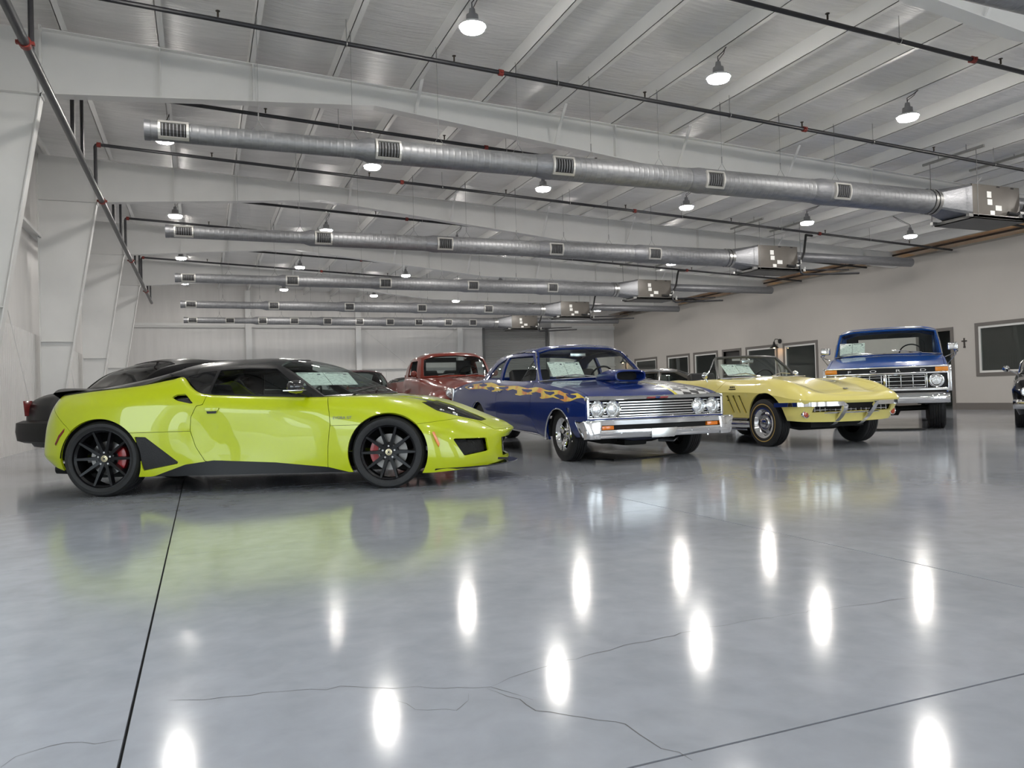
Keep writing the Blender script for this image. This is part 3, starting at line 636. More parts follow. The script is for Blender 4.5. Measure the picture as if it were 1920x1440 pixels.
def make_wheel(e, x, y, z, R_, w, rim, style, out):
    """out: +1 left side, -1 right side of the car; one part, its tyre and disc are its own pieces"""
    M = dict(lotus=mat('satin_black_wheel', (.006, .006, .007), .36, spec=.3), mag=CHROME, rally=CHROME2, steel=CHROME2, black=mat('black_wheel', (.015, .015, .016), .3)).get(style, CHROME2)
    hw = w/2; q = MB()
    if style == 'lotus':
        q.lathe([(rim*.97, -hw*.9), (rim*.93, -hw*.6), (rim*.90, hw*.2), (rim*.93, hw*.62), (rim*1.0, hw*.86), (rim*1.005, hw*.97), (rim*.975, hw*.97), (rim*.965, hw*.80), (rim*.90, hw*.68)], 64)
        q.lathe([(.001, hw*.50), (.03, hw*.52), (.075, hw*.56), (.085, hw*.50), (.075, hw*.2)], 40)
        for k in range(10):
            a = 2*PI*k/10+.0; c_, s_ = math.cos(a), math.sin(a); t_ = (-s_, 0, c_)
            def pt(r, d, yy): return (c_*r+t_[0]*d, yy, s_*r+t_[2]*d)
            q.hexa([pt(.05, -.020, hw*.15), pt(.05, .020, hw*.15), pt(.05, .016, hw*.58), pt(.05, -.016, hw*.58)], [pt(rim*.95, -.013, hw*.45), pt(rim*.95, .013, hw*.45), pt(rim*.95, .009, hw*.84), pt(rim*.95, -.009, hw*.84)])
    elif style == 'mag':
        q.lathe([(rim*.98, -hw*.9), (rim*.92, -hw*.2), (rim*.90, hw*.55), (rim*.96, hw*.82), (rim*1.02, hw*.88), (rim*1.03, hw*.98), (rim*.97, hw*.98), (rim*.93, hw*.86), (rim*.86, hw*.62), (rim*.82, hw*.42)], 56)
        q.lathe([(.001, hw*.62), (.045, hw*.60), (.055, hw*.50), (.085, hw*.40), (.09, hw*.28)], 36)
        for k in range(5):
            a = 2*PI*k/5+.3; c_, s_ = math.cos(a), math.sin(a); t_ = (-s_, 0, c_)
            def pt(r, d, yy): return (c_*r+t_[0]*d, yy, s_*r+t_[2]*d)
            q.hexa([pt(.05, -.035, hw*.2), pt(.05, .035, hw*.2), pt(.05, .025, hw*.45), pt(.05, -.025, hw*.45)], [pt(rim*.88, -.052, hw*.25), pt(rim*.88, .052, hw*.25), pt(rim*.88, .035, hw*.52), pt(rim*.88, -.035, hw*.52)])
    else:
        q.lathe([(rim*.98, -hw*.9), (rim*.92, -hw*.2), (rim*.92, hw*.5), (rim*.97, hw*.82), (rim*1.03, hw*.86), (rim*1.04, hw*.98), (rim*.98, hw*1.0), (rim*.90, hw*.90), (rim*.80, hw*.60), (rim*.74, hw*.52), (rim*.62, hw*.62), (rim*.50, hw*.66), (rim*.38, hw*.60), (rim*.33, hw*.70), (rim*.30, hw*.95), (rim*.14, hw*1.02), (.001, hw*1.03)], 56)
    wo = q.build('wheel', M, e, 30); wo.location = (x, y, z)
    if out < 0: wo.rotation_euler = (0, 0, PI)
    q = MB(); r1 = R_; prof = [(rim*.985, -hw*.86), (rim*1.0, -hw*.98), (rim+(r1-rim)*.35, -hw*1.06), (rim+(r1-rim)*.7, -hw*1.04), (r1*.985, -hw*.86), (r1, -hw*.72)]
    for k in (-.45, -.15, .15, .45): prof += [(r1, hw*(k-.05)), (r1-.008, hw*(k-.04)), (r1-.008, hw*(k+.04)), (r1, hw*(k+.05))]
    prof += [(r1, hw*.72), (r1*.985, hw*.86), (rim+(r1-rim)*.7, hw*1.04), (rim+(r1-rim)*.35, hw*1.06), (rim*1.0, hw*.98), (rim*.985, hw*.86)]
    q.lathe(prof, 72); q.build('tyre', TYRE, wo, 28)
    if style == 'lotus':
        q = MB(); q.lathe([(.08, hw*.05), (.155 if x < 1 else .165, hw*.05), (.155 if x < 1 else .165, -hw*.12), (.08, -hw*.12)], 48, closed=True); d = q.build('brake_disc', DISC, wo)
        q = MB(); q.lathe([(.075, hw*.02), (.09, hw*.12), (.06, hw*.14), (.001, hw*.14)], 24); q.build('disc_hat', TRIM, wo)
        sg = (1 if x < 1 else -1)*(-1 if out < 0 else 1); A = np.linspace(-.62, .62, 9); V = []; 
        for yy in (-hw*.25, hw*.22):
            for r in (.105, .178): V += [(sg*r*math.cos(a), yy, r*math.sin(a)) for a in A]
        n = 9; F = []
        for i in range(n-1): F += [(i, i+1, n+i+1, n+i), (2*n+i, 3*n+i, 3*n+i+1, 2*n+i+1), (i, 2*n+i, 2*n+i+1, i+1), (n+i, n+i+1, 3*n+i+1, 3*n+i)]
        F += [(0, n, 3*n, 2*n), (n-1, 3*n-1, 4*n-1, 2*n-1)]
        q.__init__(); q.add(V, F); q.build('brake_caliper', CAL, wo, bevel=.006)
        q = MB(); q.lathe([(.001, hw*.60), (.026, hw*.60), (.030, hw*.585), (.03, hw*.5)], 24); cp = q.build('centre_cap', mat('cap_gold', (.62, .55, .36), .3, metal=.6), wo)
        q = MB(); q.lathe([(.001, hw*.606), (.011, hw*.606), (.011, hw*.60)], 5); q.lathe([(.016, hw*.603), (.019, hw*.606), (.019, hw*.60)], 24); q.build('cap_emblem', TRIM, wo)
        for k in range(5):
            a = 2*PI*k/5+.31; q = MB(); q.cyl((.056*math.cos(a), hw*.5, .056*math.sin(a)), (.056*math.cos(a), hw*.60, .056*math.sin(a)), .009, 6); q.build('lug_nut', CHROME2, wo)
    elif style == 'mag':
        q = MB(); q.lathe([(rim*.88, hw*.05), (.02, hw*.05)], 32); q.build('brake_drum', TRIM, wo)
        for k in range(5): a = 2*PI*k/5; q = MB(); q.cyl((.06*math.cos(a), hw*.4, .06*math.sin(a)), (.06*math.cos(a), hw*.62, .06*math.sin(a)), .011, 6); q.build('lug_nut', CHROME, wo)
    elif style == 'rally':
        for k in range(5):
            a = 2*PI*k/5; q = MB(); pts = [(.58, -.30), (.68, -.32), (.68, .32), (.58, .30)]
            q.hexa([(rim*r*math.cos(a+d), hw*.50, rim*r*math.sin(a+d)) for r, d in pts], [(rim*r*math.cos(a+d), hw*.64, rim*r*math.sin(a+d)) for r, d in pts]); q.build('wheel_slot', TRIM, wo)
        q = MB(); q.lathe([(rim*1.04, hw*1.0), (rim*.93, hw*1.0), (rim*.82, hw*.64), (rim*.80, hw*.64), (rim*.92, hw*1.02), (rim*1.04, hw*1.02)], 48); q.build('trim_ring', CHROME, wo)
        q = MB(); q.lathe([(rim*.30, hw*.72), (rim*.29, hw*1.0), (rim*.16, hw*1.08), (.001, hw*1.09)], 32); q.build('centre_cap', CHROME, wo)
        q = MB(); rr = rim+(R_-rim)*.42; q.lathe([(rr-.006, hw*1.068), (rr+.006, hw*1.068)], 64); q.build('gold_line', mat('gold_stripe', (.45, .30, .08), .5), wo)
    return wo
def paper_mat():
    m = bpy.data.materials.new('printed_sheet'); m.use_nodes = True; nt = m.node_tree; N = nt.nodes; L = nt.links; b = N['Principled BSDF']; b.inputs['Roughness'].default_value = .6
    tc = N.new('ShaderNodeTexCoord'); sp = N.new('ShaderNodeSeparateXYZ'); L.new(tc.outputs['Object'], sp.inputs[0])
    w = N.new('ShaderNodeTexWave'); w.bands_direction = 'Z'; w.inputs['Scale'].default_value = 26; L.new(tc.outputs['Object'], w.inputs[0])
    n = N.new('ShaderNodeTexNoise'); n.inputs['Scale'].default_value = 22; n.inputs['Detail'].default_value = 3; mp = N.new('ShaderNodeMapping'); mp.inputs['Scale'].default_value = (1, 1, 5); L.new(tc.outputs['Object'], mp.inputs[0]); L.new(mp.outputs[0], n.inputs['Vector'])
    g = N.new('ShaderNodeMath'); g.operation = 'GREATER_THAN'; g.inputs[1].default_value = .55; L.new(n.outputs[0], g.inputs[0])
    g2 = N.new('ShaderNodeMath'); g2.operation = 'GREATER_THAN'; g2.inputs[1].default_value = .62; L.new(w.outputs['Fac'], g2.inputs[0])
    mu = N.new('ShaderNodeMath'); mu.operation = 'MULTIPLY'; L.new(g.outputs[0], mu.inputs[0]); L.new(g2.outputs[0], mu.inputs[1])
    mx = N.new('ShaderNodeMix'); mx.data_type = 'RGBA'; mx.inputs[6].default_value = (.86, .92, .86, 1); mx.inputs[7].default_value = (.30, .36, .35, 1); L.new(mu.outputs[0], mx.inputs[0]); L.new(mx.outputs[2], b.inputs['Base Color'])
    b.inputs['Emission Strength'].default_value = 0
    return m
SHEET = paper_mat()
def sheet(car, c, w, h, rot, lab):
    """a pair of printed pages standing behind a windscreen; c in the car's frame"""
    e = empty('price_sheet', (0, 0, 0), 0, lab, 'paper')
    mw = car.matrix_basis @ Matrix.Translation(c) @ Matrix.Rotation(rot[2], 4, 'Z') @ Matrix.Rotation(rot[1], 4, 'Y') @ Matrix.Rotation(rot[0], 4, 'X')
    e.matrix_basis = mw
    for s in (-1, 1):
        q = MB(); q.box(-.0012, .0012, s*w/4-w/4+.003, s*w/4+w/4-.003, -h/2, h/2); p = q.build('page', SHEET, e)
        q = MB(); q.box(.0013, .0018, s*w/4-w*.21, s*w/4+(w*.13 if s > 0 else -w*.03), h*.42, h*.455); q.build('print_bar', mat('print_ink', (.04, .05, .06), .6), p)
        q = MB(); q.box(.0013, .0018, s*w/4+w*.12, s*w/4+w*.18, h*.30, h*.39); q.build('print_block', mat('print_ink2', (.12, .14, .16), .6), p)
    return e
def seat(e, x, y, z, m=SEATM, w=.48, h=.62, tilt=.25):
    q = MB(); q.box(-.24, .26, -w/2, w/2, 0, .14); o = q.build('seat_cushion', m, e, bevel=.045, seg=3); o.location = (x, y, z)
    q = MB(); q.box(-.07, .07, -w/2, w/2, 0, h); o = q.build('seat_back', m, e, bevel=.05, seg=3); o.location = (x-.22, y, z+.1); o.rotation_euler = (0, -tilt, 0)
def steering(e, x, y, z, tilt=.45, r=.19, m=None):
    q = MB(); q.tube([(0, r*math.cos(a), r*math.sin(a)) for a in np.linspace(0, 2*PI, 28, endpoint=False)], .013, 8, closed=True)
    for a in (0, PI, -PI/2): q.bar((0, 0, 0), (0, r*math.cos(a), r*math.sin(a)), .03, .012, up=(1, 0, 0))
    q.cyl((-.02, 0, 0), (.02, 0, 0), .05, 16); q.cyl((0, 0, 0), (.3, 0, -.02), .02, 8); o = q.build('steering_wheel', m or TRIM, e); o.location = (x, y, z); o.rotation_euler = (0, tilt, 0)
def car_root(name, xy, deg, lab, cat='car'):
    return empty(name, (xy[0], xy[1], 0), R(deg), lab, cat)
def wheel_well(e, x, z, r, y0, y1):
    q = MB(); n = 24; V = []
    A = np.linspace(.02*PI, .98*PI, n)
    for a in A: V += [(x+r*math.cos(a), y0, z+r*math.sin(a)), (x+r*math.cos(a), y1, z+r*math.sin(a))]
    q.add(V, [(2*i, 2*i+1, 2*i+3, 2*i+2) for i in range(n-1)]); q.add([V[2*i] for i in range(n)], [tuple(range(n))]); q.build('wheel_liner', UNDER, e)
# ============================================================ lime sports coupe
LIME = paint('lime_paint', (.46, .54, .005), .32)
def make_lotus():
    e = car_root('sports_coupe', (-.517, 8.696), -21.9, 'lime green sports coupe with black roof and black wheels in the foreground')
    e.rotation_euler[2] = LOTUS_ANG
    xs = [-.45, -.3, -.15, 0, .15, .3, .45, .58, .68, .76, .84, .95, 1.1, 1.3, 1.55, 1.8, 2.0, 2.2, 2.4, 2.57, 2.75, 2.95, 3.15, 3.3]
    T = [
        ([(-.45, .27), (-.3, .22), (.36, .17), (1.5, .165), (2.2, .16), (2.96, .13), (3.3, .15)], [(-.45, .80), (0, .86), (2.6, .87), (2.95, .86), (3.15, .80), (3.3, .72)]),
        ([(-.45, .40), (0, .36), (1, .35), (2.5, .33), (3.3, .26)], [(-.45, .84), (-.1, .91), (.4, .905), (.75, .885), (1.1, .865), (1.6, .872), (2.1, .895), (2.57, .918), (2.9, .90), (3.15, .83), (3.3, .75)]),
        ([(-.45, .60), (0, .58), (1, .56), (2.5, .54), (3, .48), (3.3, .42)], [(-.45, .84), (-.1, .918), (.2, .925), (.6, .905), (.95, .872), (1.5, .875), (2.1, .90), (2.5, .918), (2.9, .89), (3.15, .81), (3.3, .72)]),
        ([(-.45, .79), (0, .80), (.5, .80), (1, .75), (1.6, .72), (2.2, .72), (2.5, .725), (2.8, .68), (3.15, .58), (3.3, .52)], [(-.45, .80), (-.1, .885), (.15, .905), (.5, .895), (.9, .882), (1.5, .878), (2.0, .878), (2.4, .87), (2.8, .82), (3.15, .73), (3.3, .64)]),
        ([(-.45, .93), (-.2, .955), (.1, .98), (.3, 1.0), (.55, 1.045), (.68, 1.066), (.73, 1.02), (.80, .948), (.9, .905), (1.05, .89), (1.55, .862), (2.0, .846), (2.3, .845), (2.57, .832), (2.8, .785), (3.15, .675), (3.3, .615)], [(-.45, .66), (0, .74), (.3, .738), (.55, .705), (.68, .692), (.73, .73), (.80, .772), (.9, .788), (1.1, .79), (1.5, .787), (2.0, .768), (2.4, .72), (2.8, .66), (3.15, .56), (3.3, .49)]),
        ([(-.45, .96), (.3, .95), (.9, .90), (2.0, .865), (2.4, .862), (2.7, .845), (3.0, .79), (3.2, .71), (3.3, .668)], [(-.45, .35), (.3, .4), (.7, .4), (2.0, .42), (2.8, .36), (3.3, .27)]),
        ([(-.45, .97), (.9, .92), (2.0, .88), (2.5, .872), (2.7, .856), (3.0, .81), (3.2, .745), (3.3, .705)], [(-.45, 0), (3.3, 0)]),
    ]
    cols = []
    for tz, ty in T: cols.append(np.stack([np.array(xs), knots(ty, xs)[:, 0], knots(tz, xs)[:, 0]], 1))
    net = np.stack(cols, 1)
    rear = [[(-.62, 0, .30), (-.72, 0, .40), (-.70, 0, .60), (-.68, 0, .80), (-.66, 0, .92), (-.64, 0, .95), (-.62, 0, .965)],
            [(-.60, .40, .30), (-.69, .42, .40), (-.675, .41, .60), (-.65, .38, .80), (-.62, .32, .925), (-.60, .18, .955), (-.59, 0, .967)],
            [(-.53, .72, .29), (-.59, .75, .40), (-.58, .74, .60), (-.55, .69, .80), (-.51, .58, .93), (-.51, .3, .958), (-.51, 0, .969)]]
    front = [[(3.48, .56, .165), (3.49, .58, .27), (3.49, .555, .41), (3.48, .50, .49), (3.45, .39, .565), (3.43, .21, .622), (3.41, 0, .655)],
             [(3.62, .34, .185), (3.61, .35, .28), (3.62, .335, .40), (3.645, .30, .47), (3.60, .24, .525), (3.57, .13, .572), (3.55, 0, .595)],
             [(3.68, 0, .20), (3.66, 0, .28), (3.68, 0, .40), (3.735, 0, .48), (3.70, 0, .515), (3.665, 0, .54), (3.63, 0, .56)]]
    net = np.concatenate([np.array(rear), net, np.array(front)])
    S = net_surf(net, .02, .018)[0]
    # underside of the greenhouse is open
    cowl = 2.555-.585*np.clip(S.y/.75, 0, 1)**1.7
    S = clip(S, np.where(S.v < 3.995, 1, np.maximum(S.x-cowl-.005, (4.02-S.v))))
    rw, fw = .0, 2.585
    S = clip(S, np.where(S.y > .42, np.hypot(S.x-(rw-.015), S.z-.335)-.372, 1)); S = clip(S, np.where((S.y > .35) & (S.v < 4.2), np.hypot(S.x-fw, S.z-.325)-.362, 1))
    # black side skirt
    skl = np.interp(S.x, [.30, .47, .75, 1.0, 1.56, 2.04, 2.24], [.15, .175, .27, .30, .265, .21, .155])
    sk, S = cut(S, np.minimum(skl-S.z, np.minimum(S.x-.36, 2.35-S.x)), .001)
    pair(sk, 'side_skirt', TRIM, e, .02)
    door = [(.945, .93), (.915, .81), (.86, .80), (.81, .70), (.80, .58), (.845, .43), (.925, .295), (1.2, .25), (2.035, .15), (2.045, .40), (2.07, .60), (2.06, .71), (2.02, .90)]
    D, S = cut(S, np.where(S.v < 3.9995, sdf(door, S.x, S.z), -1)); ds = pair(D, 'door', LIME, e, .02)
    vent = [(.315, .535), (.41, .53), (.70, .285), (.37, .225), (.345, .40)]
    Vv, S = cut(S, np.where(S.y > .3, sdf(vent, S.x, S.z), -1), .001); pair(offset(Vv, -.012), 'side_vent', mat('vent_mesh', (.012, .012, .013), .6, bump=.3, bscale=120), e)
    intake = [(.595, .905), (.75, .91), (.835, .815), (.69, .85)]
    Vv, S = cut(S, np.where(S.y > .3, sdf(intake, S.x, S.z), -1), .001); pair(offset(Vv, -.05), 'shoulder_intake', GLOSSB, e)
    g1 = [(3.17, .43), (3.47, .42), (3.49, .30), (3.27, .27)]
    Vv, S = cut(S, np.where((S.y > .40), sdf(g1, S.x, S.z), -1), .001); gi = pair(offset(Vv, -.05), 'corner_grille', mat('grille_mesh', (.006, .006, .006), .5, bump=.5, bscale=40, spec=.3), e)
    g2 = [(-.36, .41), (-.33, .23), (.33, .23), (.36, .41)]
    Vv, S = cut(S, np.where((S.x > 3.4) & (S.z < .5), sdf(g2, S.y, S.z), -1), .001); ci = surf_obj(both(offset(Vv, -.05)), 'centre_grille', mat('grille_mesh'), e)
    # honeycomb bars
    for k in range(8):
        yy = -.32+k*.092; q = MB(); q.tube([(3.52+.10*math.cos(yy*4), yy, .25), (3.52+.10*math.cos(yy*4), yy+.03*(1 if k % 2 else -1), .40)], .007, 5); q.build('grille_bar', GLOSSB, e)
    hl = [(2.87, .775), (3.02, .69), (3.22, .628), (3.42, .575), (3.47, .585), (3.36, .655), (3.15, .735), (3.0, .785)]
    Vv, S = cut(S, np.where((S.v > 2.6) & (S.y > .28) & (S.v < 5.6), sdf(hl, S.x, S.z), -1), .001)
    hs = pair(offset(Vv, -.003), 'headlight', glass('lamp_dark_glass', (.35, .36, .37)), e)
    for s_, h in ((1, hs[0]), (-1, hs[1])):
        b = surf_obj(offset(Vv if s_ > 0 else mirror(Vv), -.05), 'headlight_bowl', mat('lamp_bowl', (.03, .03, .032), .3), h)
        for x_, y_, z_, r_ in ((3.06, .60, .665, .035), (3.18, .555, .635, .03)):
            q = MB(); q.lathe([(.001, .03), (r_*.7, .024), (r_, 0), (r_*1.15, 0), (r_*1.2, -.02)], 20, 'x', (x_, s_*y_, z_)); q.build('projector', LAMPG, h)
    hv = [(2.62, .57), (2.80, .59), (3.10, .50), (3.17, .41), (2.98, .42), (2.72, .49)]
    Vv, S = cut(S, np.where(S.v > 4.3, sdf(hv, S.x, S.y), -1), .001); pair(offset(Vv, -.006), 'bonnet_vent', GLOSSB, e)
    fb = [(2.6, .565), (2.83, .575), (3.23, .613), (3.4, .57), (3.55, .49), (3.9, .49), (3.9, 0), (2.6, 0)]
    FB, S = cut(S, np.where((S.x > 2.7), sdf(fb, S.x, S.z), -1), .0018)
    surf_obj(both(FB), 'front_bumper', LIME, e, .02)
    rb = [(-.9, .88), (-.53, .845), (-.30, .625), (-.2, .5), (-.2, 0), (-.9, 0)]
    RB_, S = cut(S, np.where((S.x < .0), sdf(rb, S.x, S.z), -1), .0018); surf_obj(both(RB_), 'rear_bumper', LIME, e, .02)
    lq = [(.2, .572), (1.0, .572), (1.0, .1), (.2, .1)]
    LQ, S = cut(S, np.where(S.v < 3.9, sdf(lq, S.x, S.z), -1), .0018); pair(LQ, 'rear_lower_panel', LIME, e, .02)
    lf = [(2.0, .585), (2.4, .585), (2.4, .1), (2.0, .1)]
    LQ, S = cut(S, np.where(S.v < 3.9, sdf(lf, S.x, S.z), -1), .0018); pair(LQ, 'front_lower_panel', LIME, e, .02)
    surf_obj(both(S), 'body_shell', LIME, e, .025)
    # arch edges
    for xx, zz, rr in ((rw-.015, .335, .372), (fw, .325, .362)):
        for s_ in (-1, 1): wheel_well(e, xx, zz, rr-.002, s_*.45, s_*.875)
    # splitter blade
    q = MB(); pts = [(2.98, .84), (3.25, .74), (3.45, .60), (3.60, .40), (3.70, .2), (3.74, 0)]; pts = pts+[(x, -y) for x, y in pts[::-1]]
    q.prism(pts, lambda x, y: (x+.02, y*1.02, .15), lambda x, y: (x+.03, y*1.03, .165)); q.build('splitter_blade', GLOSSB, e)
    q = MB(); q.bar((3.30, -.70, .24), (3.66, -.33, .20), .03, .02); q.bar((3.30, .70, .24), (3.66, .33, .20), .03, .02); q.build('splitter_vane', GLOSSB, e)
    # ---- greenhouse
    G = [[(-.46, .665, .932), (-.49, .55, .955), (-.51, .42, .968), (-.52, .2, .975), (-.52, 0, .978)],
         [(-.1, .737, .972), (-.1, .62, .99), (-.1, .5, 1.002), (-.1, .25, 1.012), (-.1, 0, 1.016)],
         [(.3, .737, 1.003), (.3, .66, 1.04), (.3, .55, 1.07), (.3, .28, 1.10), (.3, 0, 1.11)],
         [(.68, .692, 1.066), (.68, .65, 1.11), (.68, .57, 1.15), (.68, .32, 1.20), (.68, 0, 1.215)],
         [(.86, .778, .915), (.88, .715, 1.03), (.9, .60, 1.158), (.9, .36, 1.225), (.9, 0, 1.24)],
         [(1.2, .782, .88), (1.2, .72, 1.01), (1.2, .612, 1.163), (1.2, .38, 1.235), (1.2, 0, 1.252)],
         [(1.47, .78, .866), (1.49, .735, 1.0), (1.52, .612, 1.152), (1.58, .38, 1.222), (1.64, 0, 1.238)],
         [(1.66, .777, .858), (1.70, .735, .95), (1.70, .65, 1.058), (1.86, .4, 1.135), (2.0, 0, 1.15)],
         [(1.82, .772, .853), (1.85, .742, .90), (1.85, .70, .953), (2.09, .42, 1.005), (2.28, 0, 1.02)],
         [(1.985, .768, .848), (1.985, .762, .850), (1.99, .755, .853), (2.32, .46, .862), (2.565, 0, .874)]]
    g = net_surf(G, .02, .016)[0]
    win = [(1.005, 1.125), (.955, .918), (.965, .905), (1.51, .882), (1.835, .868), (1.53, 1.125), (1.25, 1.135)]
    w, g = cut(g, np.where(g.v < 1.99, sdf(win, g.x, g.z), -1), .001); sw = pair(offset(w, -.008), 'side_window', TINT, e)
    qw = [(.72, 1.075), (.76, 1.0), (.84, .93), (.93, .905), (.975, 1.118), (.85, 1.11)]
    w, g = cut(g, np.where(g.v < 1.99, sdf(qw, g.x, g.z), -1), .001); pair(offset(w, -.003), 'quarter_window', GLOSSB, e)
    ws = np.minimum(np.minimum((g.v-2.10)*.25, (g.u-6.12)*.3), (8.93-g.u)*.25)
    w, g = cut(g, ws, .001); surf_obj(both(offset(w, -.004)), 'windscreen', glass('screen_glass', (.72, .80, .78)), e)
    rg = np.minimum(np.minimum((g.v-1.75)*.25, (g.u-1.05)*.3), (2.75-g.u)*.3)
    w, g = cut(g, rg, .001); surf_obj(both(offset(w, -.004)), 'engine_window', DTINT, e)
    pil, g = cut(g, np.where((g.v < 2.10) & (g.u > 3.5), 1., -1.)*1.0, .0)
    pair(pil, 'window_surround', TRIM, e, .012)
    dk, g = cut(g, (1.1-g.u)*.3, .001); surf_obj(both(dk), 'rear_deck', mat('deck_black', (.012, .012, .013), .4), e, .015)
    surf_obj(both(g), 'roof', mat('roof_black', (.008, .008, .009), .22, coat=.8), e, .02)
    # ducktail spoiler
    q = MB(); V = []; n = 15; Yc = np.linspace(-.64, .64, n)
    for y_ in Yc:
        t = 1-(abs(y_)/.66)**3; xb = -.70+.14*(abs(y_)/.64)**2
        V += [(xb+.42, y_*.99, .968+.008*t), (xb+.2, y_, .975+.02*t), (xb, y_, .955+.055*t), (xb-.012, y_, .945+.05*t), (xb+.05, y_*.98, .90), (xb+.25, y_*.98, .92)]
    q.add(V, [(6*i+j, 6*i+j+1, 6*i+j+7, 6*i+j+6) for i in range(n-1) for j in range(5)]); q.build('rear_spoiler', mat('deck_black'), e)
    # mirrors
    for s_ in (-1, 1):
        q = MB(); n = 12; V = []
        for xx, w_, h_ in ((.0, .03, .02), (.03, .10, .055), (.08, .115, .062), (.13, .10, .055), (.16, .05, .03)):
            V += [(1.70+xx, s_*(.93+w_*math.cos(a)), .945+h_*math.sin(a)) for a in np.linspace(0, 2*PI, n, endpoint=False)]
        q.add(V, [(i*n+k, i*n+(k+1) % n, (i+1)*n+(k+1) % n, (i+1)*n+k) for i in range(4) for k in range(n)]); q.add(V[:n], [tuple(range(n))]); q.add(V[-n:], [tuple(range(n))])
        mo = q.build('door_mirror', GLOSSB, e, 60)
        q = MB(); q.bar((1.80, s_*.86, .905), (1.86, s_*.75, .86), .03, .04); q.build('mirror_arm', TRIM, mo)
        q = MB(); q.box(1.69, 1.86, s_*.93-.10, s_*.93+.10, .905, .917); q.build('mirror_trim', CHROME2, mo, bevel=.004)
    for s_, d in zip((1, -1), ds):
        q = MB(); q.prism([(.935, .778), (1.07, .778), (1.045, .727), (.955, .727)], lambda x, z: (x, s_*.878, z), lambda x, z: (x, s_*.893, z)); h = q.build('door_handle', LIME, d, bevel=.004)
        q = MB(); q.prism([(.955, .748), (1.05, .748), (1.04, .726), (.962, .726)], lambda x, z: (x, s_*.89, z), lambda x, z: (x, s_*.8945, z)); q.build('handle_recess', TRIM, d)
        q = MB(); q.prism([(2.99, .50), (3.01, .505), (3.055, .39), (3.045, .36), (3.02, .41)], lambda x, z: (x, s_*(.888-(x-2.98)*.45), z), lambda x, z: (x, s_*(.906-(x-2.98)*.45), z)); q.build('side_marker', AMBER, e, bevel=.003)
        q = MB(); q.prism([(-.335, .63), (-.40, .565), (-.435, .49), (-.43, .475), (-.39, .54), (-.34, .60)], lambda x, z: (x, s_*(.86), z), lambda x, z: (x, s_*(.885+(x+.335)*.3), z)); q.build('rear_marker', REDL, e, bevel=.003)
        q = MB(); q.tube([(-.55, s_*.62, .25), (-.40, s_*.62, .24), (-.2, s_*.6, .25)], .05, 14); q.build('rear_valance', TRIM, e)
        q = MB(); q.lathe([(.05, -.60), (.052, -.45)], 16, 'x', (0, s_*.12, .30)); q.build('exhaust_tip', CHROME2, e)
        q = MB(); q.lathe([(.045, 0), (.05, .003)], 20, 'y', (.40, s_*.80, .965)); 
    # small script badge on the front wing
    for s_ in (-1, 1):
        cu = bpy.data.curves.new('badge', 'FONT'); cu.body = 'EVORA GT'; cu.size = .036; cu.extrude = .0012
        to = bpy.data.objects.new('tmp', cu); COL.objects.link(to); me = bpy.data.meshes.new_from_object(to.evaluated_get(bpy.context.evaluated_depsgraph_get())); bpy.data.objects.remove(to)
        me.materials.clear(); me.materials.append(mat('badge_grey', (.16, .16, .15), .3, metal=.6)); b_ = link('wing_badge', me, e)
        b_.location = (2.095, s_*.8925, .642) if s_ < 0 else (2.31, .9075, .642); b_.rotation_euler = (PI/2, 0, -.07 if s_ < 0 else PI+.07)
    # wipers
    for a, b in (((2.40, -.28, .90), (2.20, .32, .985)), ((2.22, -.58, .885), (2.38, .05, .95))):
        q = MB(); q.tube([a, ((a[0]+b[0])/2+.03, (a[1]+b[1])/2, (a[2]+b[2])/2+.01), b], .008, 6); q.build('wiper', TRIM, e)
    # cabin
    q = MB(); q.box(-.4, 3.2, -.7, .7, .16, .2); q.box(.5, .56, -.68, .68, .2, 1.0); q.build('floor_pan', UNDER, e)
    q = MB(); q.prism([(1.78, .55), (1.74, .80), (1.80, .86), (2.2, .85), (2.4, .80), (2.4, .5)], lambda x, z: (x, -.70, z), lambda x, z: (x, .70, z)); q.build('dashboard', SEATM, e, bevel=.03)
    for s_ in (-.36, .36): seat(e, 1.02, s_, .28, h=.66, tilt=.32)
    steering(e, 1.62, .36, .80, .35, .18)
    for s_ in (-1, 1):
        make_wheel(e, rw, s_*.765, .343, .343, .27, .268, 'lotus', s_); make_wheel(e, fw, s_*.775, .327, .327, .235, .257, 'lotus', s_)
    return e
LOTUS_ANG = -.3772
lotus = make_lotus()
sheet(lotus, (1.90, -.22, 1.03), .58, .24, (0, -1.0, -.85), 'printed price pages behind the windscreen of the lime coupe')
# ============================================================ blue muscle coupe with flames
BLUE = paint('deep_blue_paint', (.003, .020, .15), .3, cior=1.36, spec=.15)
FLAME = [(0.864, 0.737), (0.743, 0.8), (0.628, 0.815), (0.458, 0.806), (0.31, 0.822), (0.184, 0.853), (0.066, 0.859), (-0.082, 0.855), (-0.22, 0.867), (-0.389, 0.896), (-0.565, 0.909), (-0.657, 0.903), (-0.812, 0.898), (-1.003, 0.914), (-1.2, 0.937), (-1.37, 0.945), (-1.546, 0.945), (-1.765, 0.95), (-1.915, 0.953), (-2.145, 0.992), (-2.344, 1.014), (-2.552, 1.012), (-2.767, 1.011), (-3.081, 1.008), (-3.316, 0.991), (-3.56, 0.971), (-3.274, 0.931), (-2.907, 0.927), (-2.602, 0.928), (-2.353, 0.907), (-2.115, 0.873), (-1.845, 0.885), (-1.622, 0.894), (-1.411, 0.868), (-1.209, 0.817), (-1.044, 0.805), (-0.85, 0.817), (-0.633, 0.814), (-0.485, 0.785), (-0.313, 0.757), (-0.144, 0.763), (0.02, 0.773), (0.177, 0.751), (0.353, 0.718), (0.501, 0.723), (0.647, 0.754), (0.764, 0.76)]
